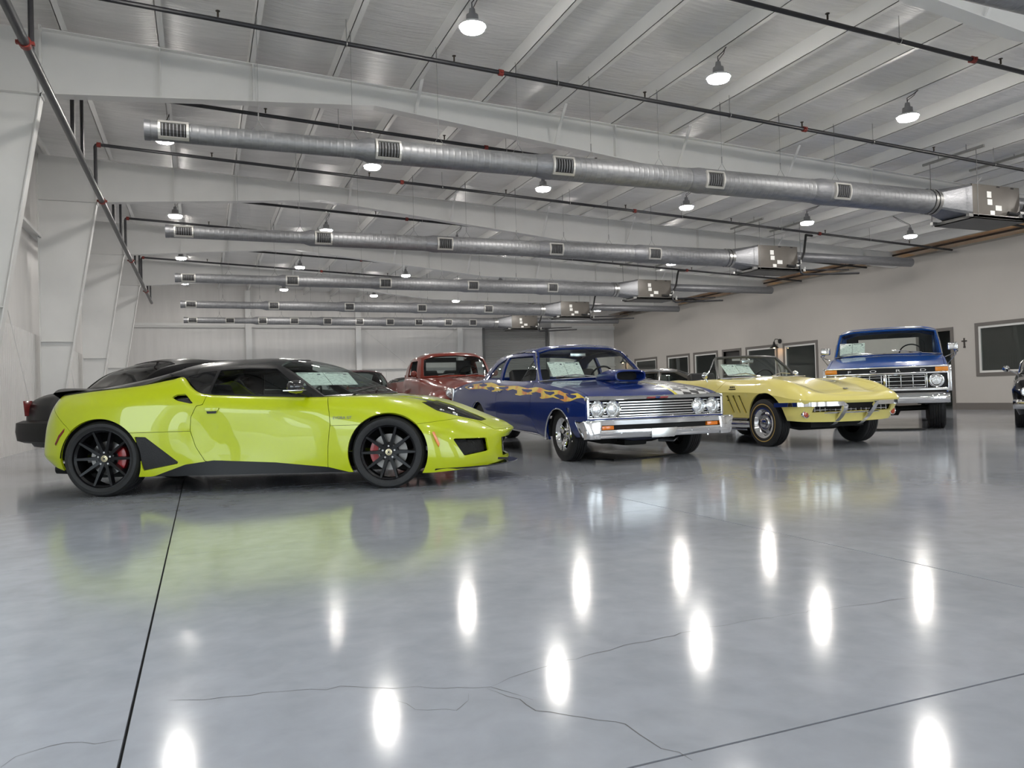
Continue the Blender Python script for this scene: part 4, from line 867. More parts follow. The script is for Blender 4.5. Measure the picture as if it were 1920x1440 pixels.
HOLES = [[(0.347, 0.81), (0.482, 0.801), (0.614, 0.791), (0.636, 0.77), (0.552, 0.751), (0.431, 0.771)], [(0.022, 0.797), (0.168, 0.809), (0.32, 0.783), (0.335, 0.746), (0.229, 0.751), (0.126, 0.774)], [(-0.291, 0.857), (-0.138, 0.843), (0.025, 0.842), (0.056, 0.82), (-0.059, 0.796), (-0.196, 0.817)], [(-0.677, 0.835), (-0.51, 0.847), (-0.351, 0.827), (-0.334, 0.78), (-0.456, 0.777), (-0.573, 0.804)], [(-1.053, 0.896), (-0.876, 0.887), (-0.674, 0.88), (-0.639, 0.859), (-0.785, 0.843), (-0.942, 0.86)], [(-1.57, 0.877), (-1.339, 0.898), (-1.171, 0.876), (-1.157, 0.833), (-1.31, 0.831), (-1.446, 0.865)], [(-1.955, 0.938), (-1.729, 0.936), (-1.547, 0.937), (-1.513, 0.912), (-1.695, 0.895), (-1.843, 0.909)], [(-2.453, 0.942), (-2.228, 0.949), (-2.071, 0.929), (-2.055, 0.895), (-2.233, 0.891), (-2.352, 0.918)], [(-2.857, 0.995), (-2.638, 1.004), (-2.47, 0.99), (-2.439, 0.964), (-2.642, 0.959), (-2.749, 0.971)], [(-3.438, 0.967), (-3.221, 0.997), (-3.074, 0.989), (-3.05, 0.949), (-3.25, 0.941)]]
def flame_mat():
    m = mat('flame_yellow', (.80, .52, .02), .3, coat=1, coat_rough=.02); nt = m.node_tree; N = nt.nodes; L = nt.links
    tc = N.new('ShaderNodeTexCoord'); n = N.new('ShaderNodeTexNoise'); n.inputs['Scale'].default_value = 5; L.new(tc.outputs['Object'], n.inputs['Vector'])
    r = N.new('ShaderNodeValToRGB'); r.color_ramp.elements[0].position = .52; r.color_ramp.elements[1].position = .66; r.color_ramp.elements[0].color = (.86, .62, .03, 1); r.color_ramp.elements[1].color = (.75, .20, .01, 1)
    L.new(n.outputs[0], r.inputs[0]); L.new(r.outputs[0], N['Principled BSDF'].inputs['Base Color']); return m
def checker_mat():
    m = mat('checker_paint', (.8, .8, .8), .3, coat=1, coat_rough=.02); nt = m.node_tree; N = nt.nodes; L = nt.links
    tc = N.new('ShaderNodeTexCoord'); mp = N.new('ShaderNodeMapping'); mp.inputs['Rotation'].default_value = (0, 0, .35); c = N.new('ShaderNodeTexChecker'); c.inputs['Scale'].default_value = 9.5; c.inputs[1].default_value = (.75, .75, .73, 1); c.inputs[2].default_value = (.006, .006, .006, 1)
    L.new(tc.outputs['Object'], mp.inputs[0]); L.new(mp.outputs[0], c.inputs[0]); L.new(c.outputs[0], N['Principled BSDF'].inputs['Base Color']); return m
def strip(e, name, pts, r=.008, m=None, n=6):
    q = MB(); q.tube(pts, r, n); return q.build(name, m or CHROME, e)
def arc(x, z, r, y, a0, a1, n=24): return [(x+r*math.cos(a), y, z+r*math.sin(a)) for a in np.linspace(a0, a1, n)]
def make_chevelle():
    e = car_root('muscle_coupe', (4.93, 8.52), -90.5, 'blue vintage muscle coupe with yellow flames, hood scoop and checkered hood')
    xs = [.80, .74, .62, .45, .25, .05, -.2, -.45, -.7, -1.0, -1.4, -1.8, -2.2, -2.6, -2.9, -3.2, -3.6, -4.0, -4.25][::-1]
    T = [([(.80, .31), (.5, .30), (-.3, .235), (-.6, .29), (-1.3, .33), (-2.4, .37), (-3.4, .44), (-4.25, .50)], [(.8, .87), (0, .89), (-3.4, .89), (-4.25, .86)]),
         ([(.80, .42), (0, .40), (-1.3, .45), (-2.5, .50), (-4.25, .60)], [(.8, .91), (.4, .935), (-1, .94), (-3, .945), (-4.25, .91)]),
         ([(.80, .56), (0, .58), (-1, .63), (-2.5, .70), (-3.4, .75), (-4.25, .72)], [(.8, .925), (.3, .95), (-1, .955), (-3.0, .965), (-4.25, .93)]),
         ([(.80, .67), (.4, .735), (0, .78), (-1, .85), (-2.5, .93), (-3.3, .955), (-4.25, .87)], [(.8, .925), (.3, .94), (-1, .935), (-2.5, .93), (-4.25, .92)]),
         ([(.80, .735), (.70, .775), (.55, .82), (-.05, .905), (-.6, .962), (-1.0, .985), (-1.8, 1.02), (-2.3, 1.048), (-2.8, 1.062), (-3.4, 1.04), (-4.0, .99), (-4.25, .955)], [(.8, .905), (.5, .91), (-.2, .905), (-.7, .885), (-1.1, .86), (-2.6, .85), (-3.4, .86), (-4.25, .87)]),
         ([(.80, .755), (.70, .80), (.5, .855), (0, .925), (-.6, .985), (-1.2, 1.0), (-3.0, 1.07), (-4.0, 1.01), (-4.25, .97)], [(.8, .6), (-.6, .6), (-4.25, .6)]),
         ([(.80, .765), (.70, .815), (.5, .872), (0, .945), (-.6, 1.0), (-1.2, 1.01), (-3.0, 1.085), (-4.0, 1.02), (-4.25, .975)], [(.8, 0), (-4.25, 0)])]
    so = lambda t: sorted(t)
    net = np.stack([np.stack([np.array(xs), knots(so(ty), xs)[:, 0], knots(so(tz), xs)[:, 0]], 1) for tz, ty in T], 1)
    side, top = net_surf(net, .014, .011, crease=(4,))
    fw, rw = .08, -2.86
    side = clip(side, np.hypot(side.x-fw, (side.z-.26)*1.0)-.375); side = clip(side, np.hypot(side.x-rw, side.z-.36)-.375)
    # flames lie on the side as their own thin skin
    f = sdf([(x-.06, z) for x, z in FLAME], side.x, side.z)
    for h in HOLES: f = np.minimum(f, -sdf([(x-.06, z) for x, z in h], side.x, side.z))
    S2 = clip(side, f); pair(offset(S2, .0015), 'flame_graphic', flame_mat(), e)
    door = [(-.76, 1.2), (-.74, .84), (-.76, .54), (-.68, .44), (-.60, .315), (-2.0, .355), (-2.03, .58), (-2.02, .89), (-2.03, 1.2)]
    D, side = cut(side, sdf(door, side.x, side.z), .003); dd = pair(D, 'door', BLUE, e, .02)
    FFn, side = cut(side, side.x+.9, .003); pair(FFn, 'front_fender', BLUE, e, .025); pair(side, 'rear_quarter_panel', BLUE, e, .025)
    # hood, cowl and boot lid
    wsb = lambda y: -.47-.25*np.clip(np.abs(y)/.82, 0, 1)**2
    dk = clip(top, -3.16+.04*(top.y/.8)**2-top.x); tl, dk = cut(dk, np.minimum(.70-dk.y, dk.x+4.2), .003); surf_obj(both(tl), 'boot_lid', BLUE, e, .02); surf_obj(both(dk), 'rear_deck_edge', BLUE, e, .02)
    fr = clip(top, top.x-wsb(top.y)+.02)
    fr2 = np.minimum(.845-fr.y, fr.x-wsb(fr.y)-.10); hood, edge = cut(fr, fr2, .003)
    belt = clip(top, np.minimum(np.minimum(top.y-.80, -.7-top.x), top.x+3.2)); pair(belt, 'belt_rail', BLUE, e, .02)
    surf_obj(both(edge), 'cowl', BLUE, e, .02)
    hp = both(hood)
    chk = [(.80, .30), (.80, .80), (.35, .76), (-.15, .66), (-.45, .50), (-.35, .36), (.1, .30)]
    c, hp = cut(hp, sdf(chk, hp.x, hp.y), 0); surf_obj(c, 'checker_graphic', checker_mat(), e)
    yb = [(.80, .255), (.80, .30), (.1, .30), (-.3, .355), (-.3, .32), (.1, .26)]
    c, hp = cut(hp, sdf(yb, hp.x, hp.y), 0); surf_obj(c, 'yellow_stripe', mat('stripe_yellow', (.70, .62, .02), .3, coat=1), e)
    surf_obj(hp, 'hood', BLUE, e, .02)
    # hood scoop
    q = MB(); n = 20; V = []
    def ring(x, w, h, z): return [(x, w*(abs(math.cos(a))**.55)*math.copysign(1, math.cos(a)), z+h*(abs(math.sin(a))**.6)*math.copysign(1, math.sin(a))) for a in np.linspace(0, 2*PI, n, endpoint=False)]
    rs = [ring(-.50, .12, .03, .985), ring(-.30, .19, .065, 1.01), ring(-.05, .215, .08, 1.025), ring(.14, .22, .078, 1.02), ring(.22, .215, .07, 1.012), ring(.225, .195, .055, 1.012), ring(.05, .18, .045, 1.012)]
    for r_ in rs: V += r_
    q.add(V, [(i*n+k, i*n+(k+1) % n, (i+1)*n+(k+1) % n, (i+1)*n+k) for i in range(len(rs)-1) for k in range(n)]); sc = q.build('hood_scoop', BLUE, e, 50)
    q = MB(); q.add(ring(.06, .185, .05, 1.012), [tuple(range(n))]); q.build('scoop_mouth', UNDER, sc)
    q = MB(); q.box(-.42, .12, -.17, .17, .90, .965); q.build('scoop_base', BLUE, sc, bevel=.02)
    # greenhouse
    G = [[(-3.15, .80, 1.065), (-3.16, .74, 1.07), (-3.18, .66, 1.075), (-3.2, .4, 1.085), (-3.22, 0, 1.09)],
         [(-2.85, .832, 1.06), (-2.9, .78, 1.15), (-2.93, .69, 1.225), (-2.98, .42, 1.255), (-3.0, 0, 1.265)],
         [(-2.5, .84, 1.052), (-2.52, .79, 1.22), (-2.55, .69, 1.37), (-2.6, .45, 1.41), (-2.62, 0, 1.425)],
         [(-2.0, .84, 1.03), (-2.0, .79, 1.22), (-2.0, .685, 1.415), (-2.0, .46, 1.48), (-2.0, 0, 1.503)],
         [(-1.5, .84, 1.005), (-1.5, .785, 1.2), (-1.5, .675, 1.412), (-1.5, .46, 1.478), (-1.5, 0, 1.50)],
         [(-1.12, .84, .99), (-1.12, .78, 1.18), (-1.14, .655, 1.39), (-1.08, .45, 1.44), (-1.02, 0, 1.455)],
         [(-.97, .832, .983), (-.97, .785, 1.09), (-.96, .735, 1.21), (-.84, .47, 1.24), (-.76, 0, 1.25)],
         [(-.73, .825, .972), (-.73, .815, .976), (-.73, .805, .982), (-.59, .5, 1.0), (-.49, 0, 1.012)]]
    a, b = net_surf(G, .022, .018, crease=(2,))
    wq = [(-2.64, 1.085), (-2.60, 1.15), (-2.38, 1.28), (-2.10, 1.36), (-2.14, 1.05), (-2.3, 1.065)]
    w, a = cut(a, sdf(wq, a.x, a.z), .001); pair(offset(w, -.008), 'quarter_window', CLEAR, e)
    wd = [(-2.05, 1.035), (-2.03, 1.365), (-1.19, 1.345), (-.93, 1.13), (-.86, 1.0), (-1.3, 1.0)]
    w, a = cut(a, sdf(wd, a.x, a.z), .001)
    vw = clip(w, w.x+1.32-.28*(w.z-1.0)/.34); pair(offset(vw, -.008), 'vent_window', CLEAR, e)
    pair(a, 'window_pillars', BLUE, e, .03)
    ws = np.minimum(np.minimum((b.v-2.10)*.25, (b.u-5.10)*.25), (6.93-b.u)*.25); w, b = cut(b, ws, .001); surf_obj(both(offset(w, -.006)), 'windscreen', CLEAR, e)
    rg = np.minimum(np.minimum((b.v-2.12)*.25, (b.u-.12)*.25), (1.95-b.u)*.3); w, b = cut(b, rg, .001); surf_obj(both(offset(w, -.006)), 'rear_window', CLEAR, e)
    surf_obj(both(b), 'roof', BLUE, e, .025)
    gz = lambda t: None
    for s_ in (-1, 1):
        strip(e, 'drip_rail', [(-2.62, s_*.70, 1.34), (-2.3, s_*.695, 1.40), (-1.9, s_*.69, 1.418), (-1.5, s_*.683, 1.415), (-1.16, s_*.668, 1.392), (-.96, s_*.745, 1.215), (-.75, s_*.812, .99)], .009)
        strip(e, 'vent_frame', [(-1.31, s_*.835, 1.0), (-1.19, s_*.745, 1.2), (-1.05, s_*.69, 1.335)], .008, mat('dark_frame', (.06, .06, .065), .4))
        for x, z, r in ((fw, .26, .375), (rw, .36, .375)):
            strip(e, 'arch_trim', arc(x, z, r, s_*.945, -.03, PI+.03), .010); wheel_well(e, x, z, r, s_*.5, s_*.90)
        strip(e, 'sill_trim', [(-.35, s_*.895, .25), (-.62, s_*.893, .296), (-2.45, s_*.893, .372)], .012)
        q = MB(); q.prism([(.38, .63), (.41, .63), (.395, .585)], lambda x, z: (x, s_*.945, z), lambda x, z: (x, s_*.957, z)); q.prism([(.36, .645), (.385, .645), (.40, .60), (.392, .60)], lambda x, z: (x, s_*.945, z), lambda x, z: (x, s_*.958, z)); q.build('fender_emblem', CHROME, e)
        q = MB(); q.box(-1.98, -1.84, s_*.948, s_*.962, .865, .885); q.build('door_handle', CHROME, e, bevel=.006)
    strip(e, 'screen_trim', [(-.74, -.81, .985), (-.60, -.5, 1.008), (-.50, 0, 1.022), (-.60, .5, 1.008), (-.74, .81, .985)], .010)
    strip(e, 'screen_trim', [(-1.13, -.645, 1.395), (-1.07, -.4, 1.447), (-1.02, 0, 1.46), (-1.07, .4, 1.447), (-1.13, .645, 1.395)], .011)
    # front end
    q = MB(); q.box(.70, .765, -.88, .88, .50, .745); q.build('grille_backing', UNDER, e)
    for k in range(6):
        z = .545+k*.030; q = MB(); q.box(.775, .80, -.50, .50, z-.006, z+.006); q.build('grille_bar', CHROME, e)
        for s_ in (-1, 1): q = MB(); q.box(.765, .785, s_*.69-.20, s_*.69+.20, z-.005, z+.005); q.build('grille_bar', CHROME2, e)
    q = MB(); q.prism([(.77, .725), (.825, .725), (.80, .765), (.74, .775)], lambda x, z: (x, -.90, z), lambda x, z: (x, .90, z)); q.build('grille_header', CHROME, e, bevel=.006)
    q = MB(); q.prism([(.77, .515), (.81, .515), (.81, .53), (.77, .53)], lambda x, z: (x, -.89, z), lambda x, z: (x, .89, z)); q.build('grille_sill', CHROME, e, bevel=.004)
    for s_ in (-1, 1):
        q = MB(); q.box(.74, .815, s_*.90-.015, s_*.90+.018, .515, .765); q.build('grille_edge', CHROME, e, bevel=.006)
        for yy in (.775, .575):
            q = MB(); q.lathe([(.097, .74), (.100, .80), (.092, .812), (.082, .80), (.080, .77)], 36, 'x', (0, s_*yy, .625)); hb = q.build('headlight_ring', CHROME, e)
            q = MB(); q.lathe([(.082, .78), (.06, .797), (.03, .803), (.001, .805)], 30, 'x', (0, s_*yy, .625)); q.build('headlight_lens', LAMPG, hb)
    q = MB(); q.box(.826, .832, -.14, -.03, .735, .75); q.box(.826, .832, .03, .14, .735, .75); bd = q.build('hood_badge', mat('badge_red', (.3, .02, .02), .3), e)
    q = MB(); q.box(.826, .834, -.03, .03, .733, .753); q.build('badge_centre', BLUE, bd)
    q = MB(); q.box(.76, .83, -.90, .90, .475, .517); q.build('filler_panel', BLUE, e, bevel=.01)
    # bumper: upper bar, lower blade, tall corners
    def prof(name, zs, y0, y1, bow, m, depth=.08):
        q = MB(); n = 24; V = []
        for y in np.linspace(y0, y1, n):
            c_ = bow*(1-(y/.98)**2)
            for z, d in zs: V.append((.86+c_+d, y, z))
        k = len(zs); q.add(V, [(i*k+j, (i+1)*k+j, (i+1)*k+(j+1) % k, i*k+(j+1) % k) for i in range(n-1) for j in range(k)]); q.add(V[:k], [tuple(range(k))]); q.add(V[-k:], [tuple(range(k))]); return q.build(name, m, e, 40)
    prof('bumper_bar', [(.485, -.06), (.505, -.01), (.495, .03), (.445, .025), (.440, -.04)], -.97, .97, .05, CHROME)
    prof('bumper_blade', [(.385, -.03), (.388, .035), (.34, .04), (.295, .01), (.29, -.04)], -.97, .97, .05, CHROME)
    prof('bumper_backing', [(.44, -.06), (.44, -.03), (.39, -.03), (.39, -.06)], -.9, .9, .05, UNDER)
    for s_ in (-1, 1):
        q = MB(); q.prism([(.78, .50), (.98, .505), (1.005, .49), (.93, .29), (.80, .29)], lambda y, z: (.83+.045*(1-y*y), s_*y, z), lambda y, z: (.90+.04*(1-y*y), s_*y, z)); q.build('bumper_corner', CHROME, e, bevel=.012)
        q = MB(); q.prism([(.96, .49), (.90, .30), (.90, .33), (.96, .47)], lambda y, z: (.60, s_*y, z), lambda y, z: (.85, s_*(y+.02), z)); q.build('bumper_wrap', CHROME, e, bevel=.006)
        q = MB(); q.box(.85, .895, s_*.70-.075, s_*.70+.075, .393, .438); q.build('turn_signal', AMBER, e, bevel=.006)
    q = MB(); q.prism([(-.17, .392), (.17, .392), (.13, .285), (-.17, .285)], lambda y, z: (.94, y, z), lambda y, z: (.955, y, z)); q.build('plate_blank', ALU, e, bevel=.004)
    for y in (-.55, .38, .62): q = MB(); q.lathe([(.012, .935-.05*y*y), (.008, .955-.05*y*y), (.001, .957-.05*y*y)], 10, 'x', (0, y, .345)); q.build('bumper_bolt', CHROME2, e)
    # rear face, underside, cabin
    q = MB(); q.prism([(-.86, .50), (.86, .50), (.92, .72), (.90, .88), (.86, .955), (0, .975), (-.86, .955), (-.90, .88), (-.92, .72)], lambda y, z: (-4.27, y, z), lambda y, z: (-4.22, y, z)); q.build('tail_panel', BLUE, e)
    q = MB(); q.box(-4.36, -4.25, -.92, .92, .52, .66); q.build('rear_bumper', CHROME, e, bevel=.03)
    for s_ in (-1, 1): q = MB(); q.box(-4.30, -4.25, s_*.70-.18, s_*.70+.18, .72, .84); q.build('tail_light', REDL, e, bevel=.01)
    for s_ in (-1, 1): q = MB(); q.prism([(-4.28, .60), (-4.22, .60), (-4.17, .95), (-4.26, .93)], lambda x, z: (x, s_*.88, z), lambda x, z: (x, s_*.945, z)); q.build('tail_cap', CHROME2, e, bevel=.01)
    q = MB(); q.box(-4.1, .72, -.80, .80, .34, .38); q.build('floor_pan', UNDER, e)
    q = MB(); q.tube([(.08, -.7, .30), (.08, -.35, .22), (.08, .35, .22), (.08, .7, .30)], .04, 10); q.build('front_axle', UNDER, e)
    q = MB(); q.box(-.55, .30, -.16, .16, .16, .34); q.build('oil_pan', UNDER, e, bevel=.03)
    q = MB(); q.prism([(-.40, .27), (-.1, .22), (.2, .23), (.40, .27), (.40, .30), (-.40, .30)], lambda y, z: (.30, y, z), lambda y, z: (.42, y, z)); q.build('crossmember', mat('chassis_blue', (.003, .006, .03), .5), e, bevel=.015)
    q = MB(); q.tube([(.25, .35, .21), (.32, .52, .20), (.30, .6, .24)], .025, 8); q.build('steering_link', CHROME2, e)
    q = MB(); q.prism([(-.98, .70), (-1.02, .95), (-.75, .99), (-.55, .99), (-.55, .70)], lambda x, z: (x, -.80, z), lambda x, z: (x, .80, z)); q.build('dashboard', SEATM, e, bevel=.03)
    seat(e, -1.75, -.38, .50, w=.62, h=.60); seat(e, -1.75, .38, .50, w=.62, h=.60)
    q = MB(); q.box(-2.75, -2.3, -.65, .65, .5, .95); q.build('rear_bench', SEATM, e, bevel=.06)
    steering(e, -1.25, .38, 1.02, .4, .18)
    q = MB(); q.box(-1.25, -1.21, -.12, .12, 1.33, 1.39); q.build('inner_mirror', CHROME2, e, bevel=.01)
    for a_, b_ in (((-.52, -.08, 1.03), (-.62, -.62, 1.035)), ((-.52, .55, 1.03), (-.50, .03, 1.045))): strip(e, 'wiper', [a_, ((a_[0]+b_[0])/2-.03, (a_[1]+b_[1])/2, a_[2]+.03), b_], .008)
    for s_ in (-1, 1):
        make_wheel(e, fw+.02, s_*.80, .325, .325, .19, .205, 'mag', s_); make_wheel(e, rw, s_*.76, .36, .36, .30, .205, 'mag', s_)
    return e
chev = make_chevelle()
sheet(chev, (-.95, -.32, 1.145), .52, .25, (0, -.62, .12), 'printed price pages behind the windscreen of the blue flame coupe')
q = MB(); q.box(-.5, .5, -.6, .6, 0, .012); q.box(-.5, .5, -.6, -.57, 0, .014); q.box(-.5, .5, .57, .6, 0, .014); q.box(-.5, -.47, -.6, .6, 0, .014); q.box(.47, .5, -.6, .6, 0, .014)
dt = q.build('drip_tray', mat('tray_black', (.01, .01, .01), .35)); dt.location = (4.95, 8.75, .001); dt.rotation_euler = (0, 0, R(8)); tag(dt, 'black drip tray on the floor under the blue flame coupe', 'tray')
# ============================================================ yellow roadster
YEL = paint('pale_yellow_paint', (.76, .66, .19), .32)
FRG = mat('grey_screen_frame', (.10, .10, .095), .35, metal=.5)
def make_vette():
    e = car_root('roadster', (8.075, 8.83), -92, 'pale yellow vintage roadster with its top down and chrome side pipes')
    xs = [.80, .62, .45, .25, .05, -.15, -.4, -.7, -1.0, -1.4, -1.8, -2.1, -2.4, -2.8, -3.1, -3.35][::-1]
    T = [([(.80, .36), (.55, .37), (-.1, .39), (-2.6, .39), (-3.35, .42)], [(.8, .80), (.5, .82), (-3, .80), (-3.35, .74)]),
         ([(.80, .45), (.2, .50), (-.7, .53), (-3.35, .52)], [(.8, .835), (.45, .855), (-.4, .85), (-1.2, .835), (-2.3, .86), (-3.35, .77)]),
         ([(.80, .66), (.5, .705), (.25, .735), (-.12, .755), (-.7, .765), (-2.2, .775), (-3.35, .70)], [(.8, .865), (.45, .885), (-.4, .88), (-1.2, .865), (-2.2, .885), (-3.35, .79)]),
         ([(.80, .755), (.5, .85), (.2, .885), (-.3, .885), (-1.0, .90), (-1.6, .91), (-2.2, .92), (-3.0, .85), (-3.35, .78)], [(.8, .80), (.4, .80), (-.2, .79), (-1.0, .79), (-1.6, .80), (-2.2, .80), (-3.35, .70)]),
         ([(.80, .815), (.5, .905), (.2, .942), (-.2, .942), (-.6, .945), (-1.0, .965), (-1.8, .965), (-2.2, .985), (-2.8, .94), (-3.35, .83)], [(.8, .68), (.4, .68), (-.2, .70), (-1.0, .72), (-1.8, .72), (-2.3, .68), (-3.35, .58)]),
         ([(.80, .76), (.5, .845), (.2, .895), (-.3, .93), (-.8, .965), (-1.0, .965), (-1.9, .93), (-2.6, .92), (-3.35, .80)], [(.8, .42), (-.8, .46), (-3.35, .35)]),
         ([(.80, .79), (.5, .885), (.2, .94), (-.3, .975), (-.8, .99), (-1.0, .985), (-1.9, .93), (-2.6, .92), (-3.35, .80)], [(.8, 0), (-3.35, 0)])]
    so = sorted
    net = np.stack([np.stack([np.array(xs), knots(so(ty), xs)[:, 0], knots(so(tz), xs)[:, 0]], 1) for tz, ty in T], 1)
    tail = np.array([[(-3.40, .45, .43), (-3.44, .48, .52), (-3.50, .50, .69), (-3.46, .42, .76), (-3.42, .34, .80), (-3.40, .2, .79), (-3.38, 0, .79)], [(-3.42, 0, .44), (-3.46, 0, .52), (-3.54, 0, .69), (-3.50, 0, .75), (-3.46, 0, .78), (-3.43, 0, .785), (-3.41, 0, .785)]])[::-1]
    nose = np.array([[(.88, .72, .35), (.92, .76, .45), (1.00, .80, .635), (.965, .76, .70), (.93, .64, .745), (.93, .40, .725), (.93, 0, .745)],
                     [(.93, .45, .34), (.97, .48, .45), (1.06, .50, .625), (1.02, .46, .675), (.99, .38, .70), (.98, .22, .70), (.98, 0, .705)],
                     [(.94, 0, .335), (.98, 0, .45), (1.08, 0, .62), (1.045, 0, .66), (1.03, 0, .675), (1.02, 0, .68), (1.015, 0, .685)]])
    net = np.concatenate([tail, net, nose])
    lo, hi = net_surf(net, .02, .016, crease=(2,))
    S = lo
    fw, rw = .24, -2.25
    S = clip(S, np.where(S.x < .75, np.hypot(S.x-.29, S.z-.36)-.385, 1)); hi = clip(hi, np.where((hi.y > .6) & (hi.x < .75), np.hypot(hi.x-.29, hi.z-.36)-.385, 1))
    S = clip(S, np.hypot(S.x-rw, S.z-.36)-.36)
    g = [(-.64, .585), (-.66, .47), (.66, .47), (.64, .585)]
    gr, S = cut(S, np.where(S.x > .85, sdf(g, S.y, S.z), -1), .001); surf_obj(both(offset(gr, -.05)), 'grille_recess', UNDER, e)
    lou = -np.ones(len(S.x))
    for k in range(3):
        x0 = -.60+k*.145; lou = np.maximum(lou, sdf([(x0, .715), (x0+.075, .715), (x0+.17, .455), (x0+.125, .455)], S.x, S.z))
    lv, S = cut(S, lou, .001); pair(offset(lv, -.035), 'side_louvre', YEL, e)
    door = [(-.70, 1.1), (-.74, .90), (-.86, .76), (-.90, .55), (-.88, .40), (-1.80, .40), (-1.85, .60), (-1.86, 1.1)]
    D, S = cut(S, sdf(door, S.x, S.z), .003); D2, hi = cut(hi, np.where(hi.v < 4.0, sdf(door, hi.x, hi.z), -1), .003)
    pair(merge([D, D2]), 'door', YEL, e, .02)
    surf_obj(both(S), 'lower_body', YEL, e, .025)
    # cockpit opening and hood
    ck = [(-.98, .72), (-.86, 0), (-.86, -.1), (-2.05, -.1), (-2.05, .3), (-1.95, .66), (-1.6, .70)]
    hi = clip(hi, -sdf(ck, hi.x, hi.y))
    hd = [(.83, .62), (.83, -.1), (-.78, -.1), (-.78, .50), (-.5, .54), (.4, .56)]
    H, hi = cut(hi, np.where(hi.v > 4.0, sdf(hd, hi.x, hi.y), -1), .003); surf_obj(both(H), 'hood', YEL, e, .02)
    surf_obj(both(hi), 'upper_body', YEL, e, .025)
    # grille bars, bumpers, lamps
    for k in range(15):
        y = -.60+k*.0857; q = MB(); q.box(.93, .955, y-.006, y+.006, .475, .58); q.build('grille_bar', CHROME2, e)
    for z in (.50, .545): q = MB(); q.box(.93, .95, -.62, .62, z-.005, z+.005); q.build('grille_bar', CHROME2, e)
    strip(e, 'grille_surround', [(.90, -.67, .53), (.93, -.64, .465), (1.0, -.3, .46), (1.02, 0, .46), (1.0, .3, .46), (.93, .64, .465), (.90, .67, .53)], .012)
    for s_ in (-1, 1):
        q = MB(); P = [(.52, .90, .575), (.72, .90, .578), (.92, .86, .58), (1.06, .70, .58), (1.11, .5, .58), (1.14, .29, .58), (1.14, .25, .56), (1.11, .235, .50), (1.02, .23, .40), (.90, .23, .31)]
        V = []
        for i, (x, y, z) in enumerate(P):
            a = P[max(0, i-1)]; b = P[min(len(P)-1, i+1)]; d = Vector((b[0]-a[0], b[1]-a[1], b[2]-a[2])).normalized(); up = Vector((0, 0, 1)) if i < 6 else Vector((.6, 0, .4)).normalized(); o_ = d.cross(up).normalized(); 
            w_ = .028 if i < 6 else .035
            if i < 6: V += [(x, s_*y, z-w_), (x+.0, s_*(y), z+w_), (x-.04*(.3 if y > .85 else 1), s_*(y-.03), z+w_*.7), (x-.04*(.3 if y > .85 else 1), s_*(y-.03), z-w_*.7)]
            else: V += [(x, s_*(y+w_), z), (x, s_*(y-w_), z), (x-.05, s_*(y-w_), z-.02), (x-.05, s_*(y+w_), z-.02)]
        q.add(V, [(4*i+j, 4*i+(j+1) % 4, 4*i+4+(j+1) % 4, 4*i+4+j) for i in range(len(P)-1) for j in range(4)]); q.add(V[:4], [(0, 1, 2, 3)]); q.add(V[-4:], [(0, 1, 2, 3)]); q.build('bumper', CHROME, e, 50)
        q = MB(); q.lathe([(.052, .91), (.056, .945), (.046, .95), (.04, .94)], 24, 'x', (0, s_*.73, .455)); lr = q.build('parking_lamp_ring', CHROME, e)
        q = MB(); q.lathe([(.045, .935), (.03, .95), (.001, .955)], 20, 'x', (0, s_*.73, .455)); q.build('parking_lamp_lens', mat('orange_red_lens', (.45, .06, .02), .15, coat=.6), lr)
        # side exhaust
        q = MB(); q.tube([(-.08, s_*.80, .30), (-.14, s_*.835, .30), (-1.85, s_*.835, .29), (-1.95, s_*.82, .28)], .055, 16); q.build('side_pipe', CHROME, e)
        q = MB(); q.box(-1.9, -.12, s_*.82-.03, s_*.82+.03, .365, .385); q.box(-1.9, -.12, s_*.84-.02, s_*.84+.02, .215, .235); q.build('pipe_shield', CHROME2, e, bevel=.006)
        for x, z, r in ((.29, .36, .383), (rw, .36, .358)): wheel_well(e, x, z, r, s_*.45, s_*.84)
        # fender script and numerals
        q = MB()
        q.box(-.52, -.36, s_*.862, s_*.866, .80, .812)
        for k in range(4): q.box(-.50+k*.032, -.48+k*.032, s_*.858, s_*.862, .822, .85)
        q.build('fender_badge', mat('badge_dark', (.05, .05, .05), .3, metal=.6), e)
        # windscreen frame
        q = MB(); q.tube([(-.96, s_*.72, .965), (-1.10, s_*.66, 1.14), (-1.25, s_*.57, 1.30)], .022, 8); q.build('screen_pillar', FRG, e)
        q = MB(); q.tube([(-1.30, s_*.735, .97), (-1.25, s_*.66, 1.15), (-1.27, s_*.585, 1.285)], .010, 6); q.build('vent_frame', CHROME, e)
        n = 8; V = []
        for t in np.linspace(0, 1, n): V += [(-.97-.28*t, s_*(.715-.145*t), .97+.32*t), (-1.30+.04*t, s_*(.735-.15*t), .97+.315*t)]
        q = MB(); q.add(V, [(2*i, 2*i+1, 2*i+3, 2*i+2) for i in range(n-1)]); q.build('vent_glass', CLEAR, e)
        q = MB(); q.lathe([(.001, 0), (.05, .012), (.055, .03), (.03, .06), (.001, .07)], 16, 'x', (-1.15, s_*.86, 1.03)); q.cyl((-1.12, s_*.86, 1.0), (-1.12, s_*.82, .93), .012, 8); q.build('door_mirror', CHROME, e)
    n = 17; V = []
    for k in range(n):
        y = -.70+1.4*k/(n-1); t = (y/.70)**2; yt = y*.81
        V += [(-.80-.16*t, y, .985-.015*t), (-.96-.16*t, y*.9, 1.16-.008*t), (-1.12-.13*t, yt, 1.312-.012*t)]
    q = MB(); q.add(V, [(3*i+j, 3*i+j+1, 3*i+j+4, 3*i+j+3) for i in range(n-1) for j in range(2)]); q.build('windscreen', CLEAR, e)
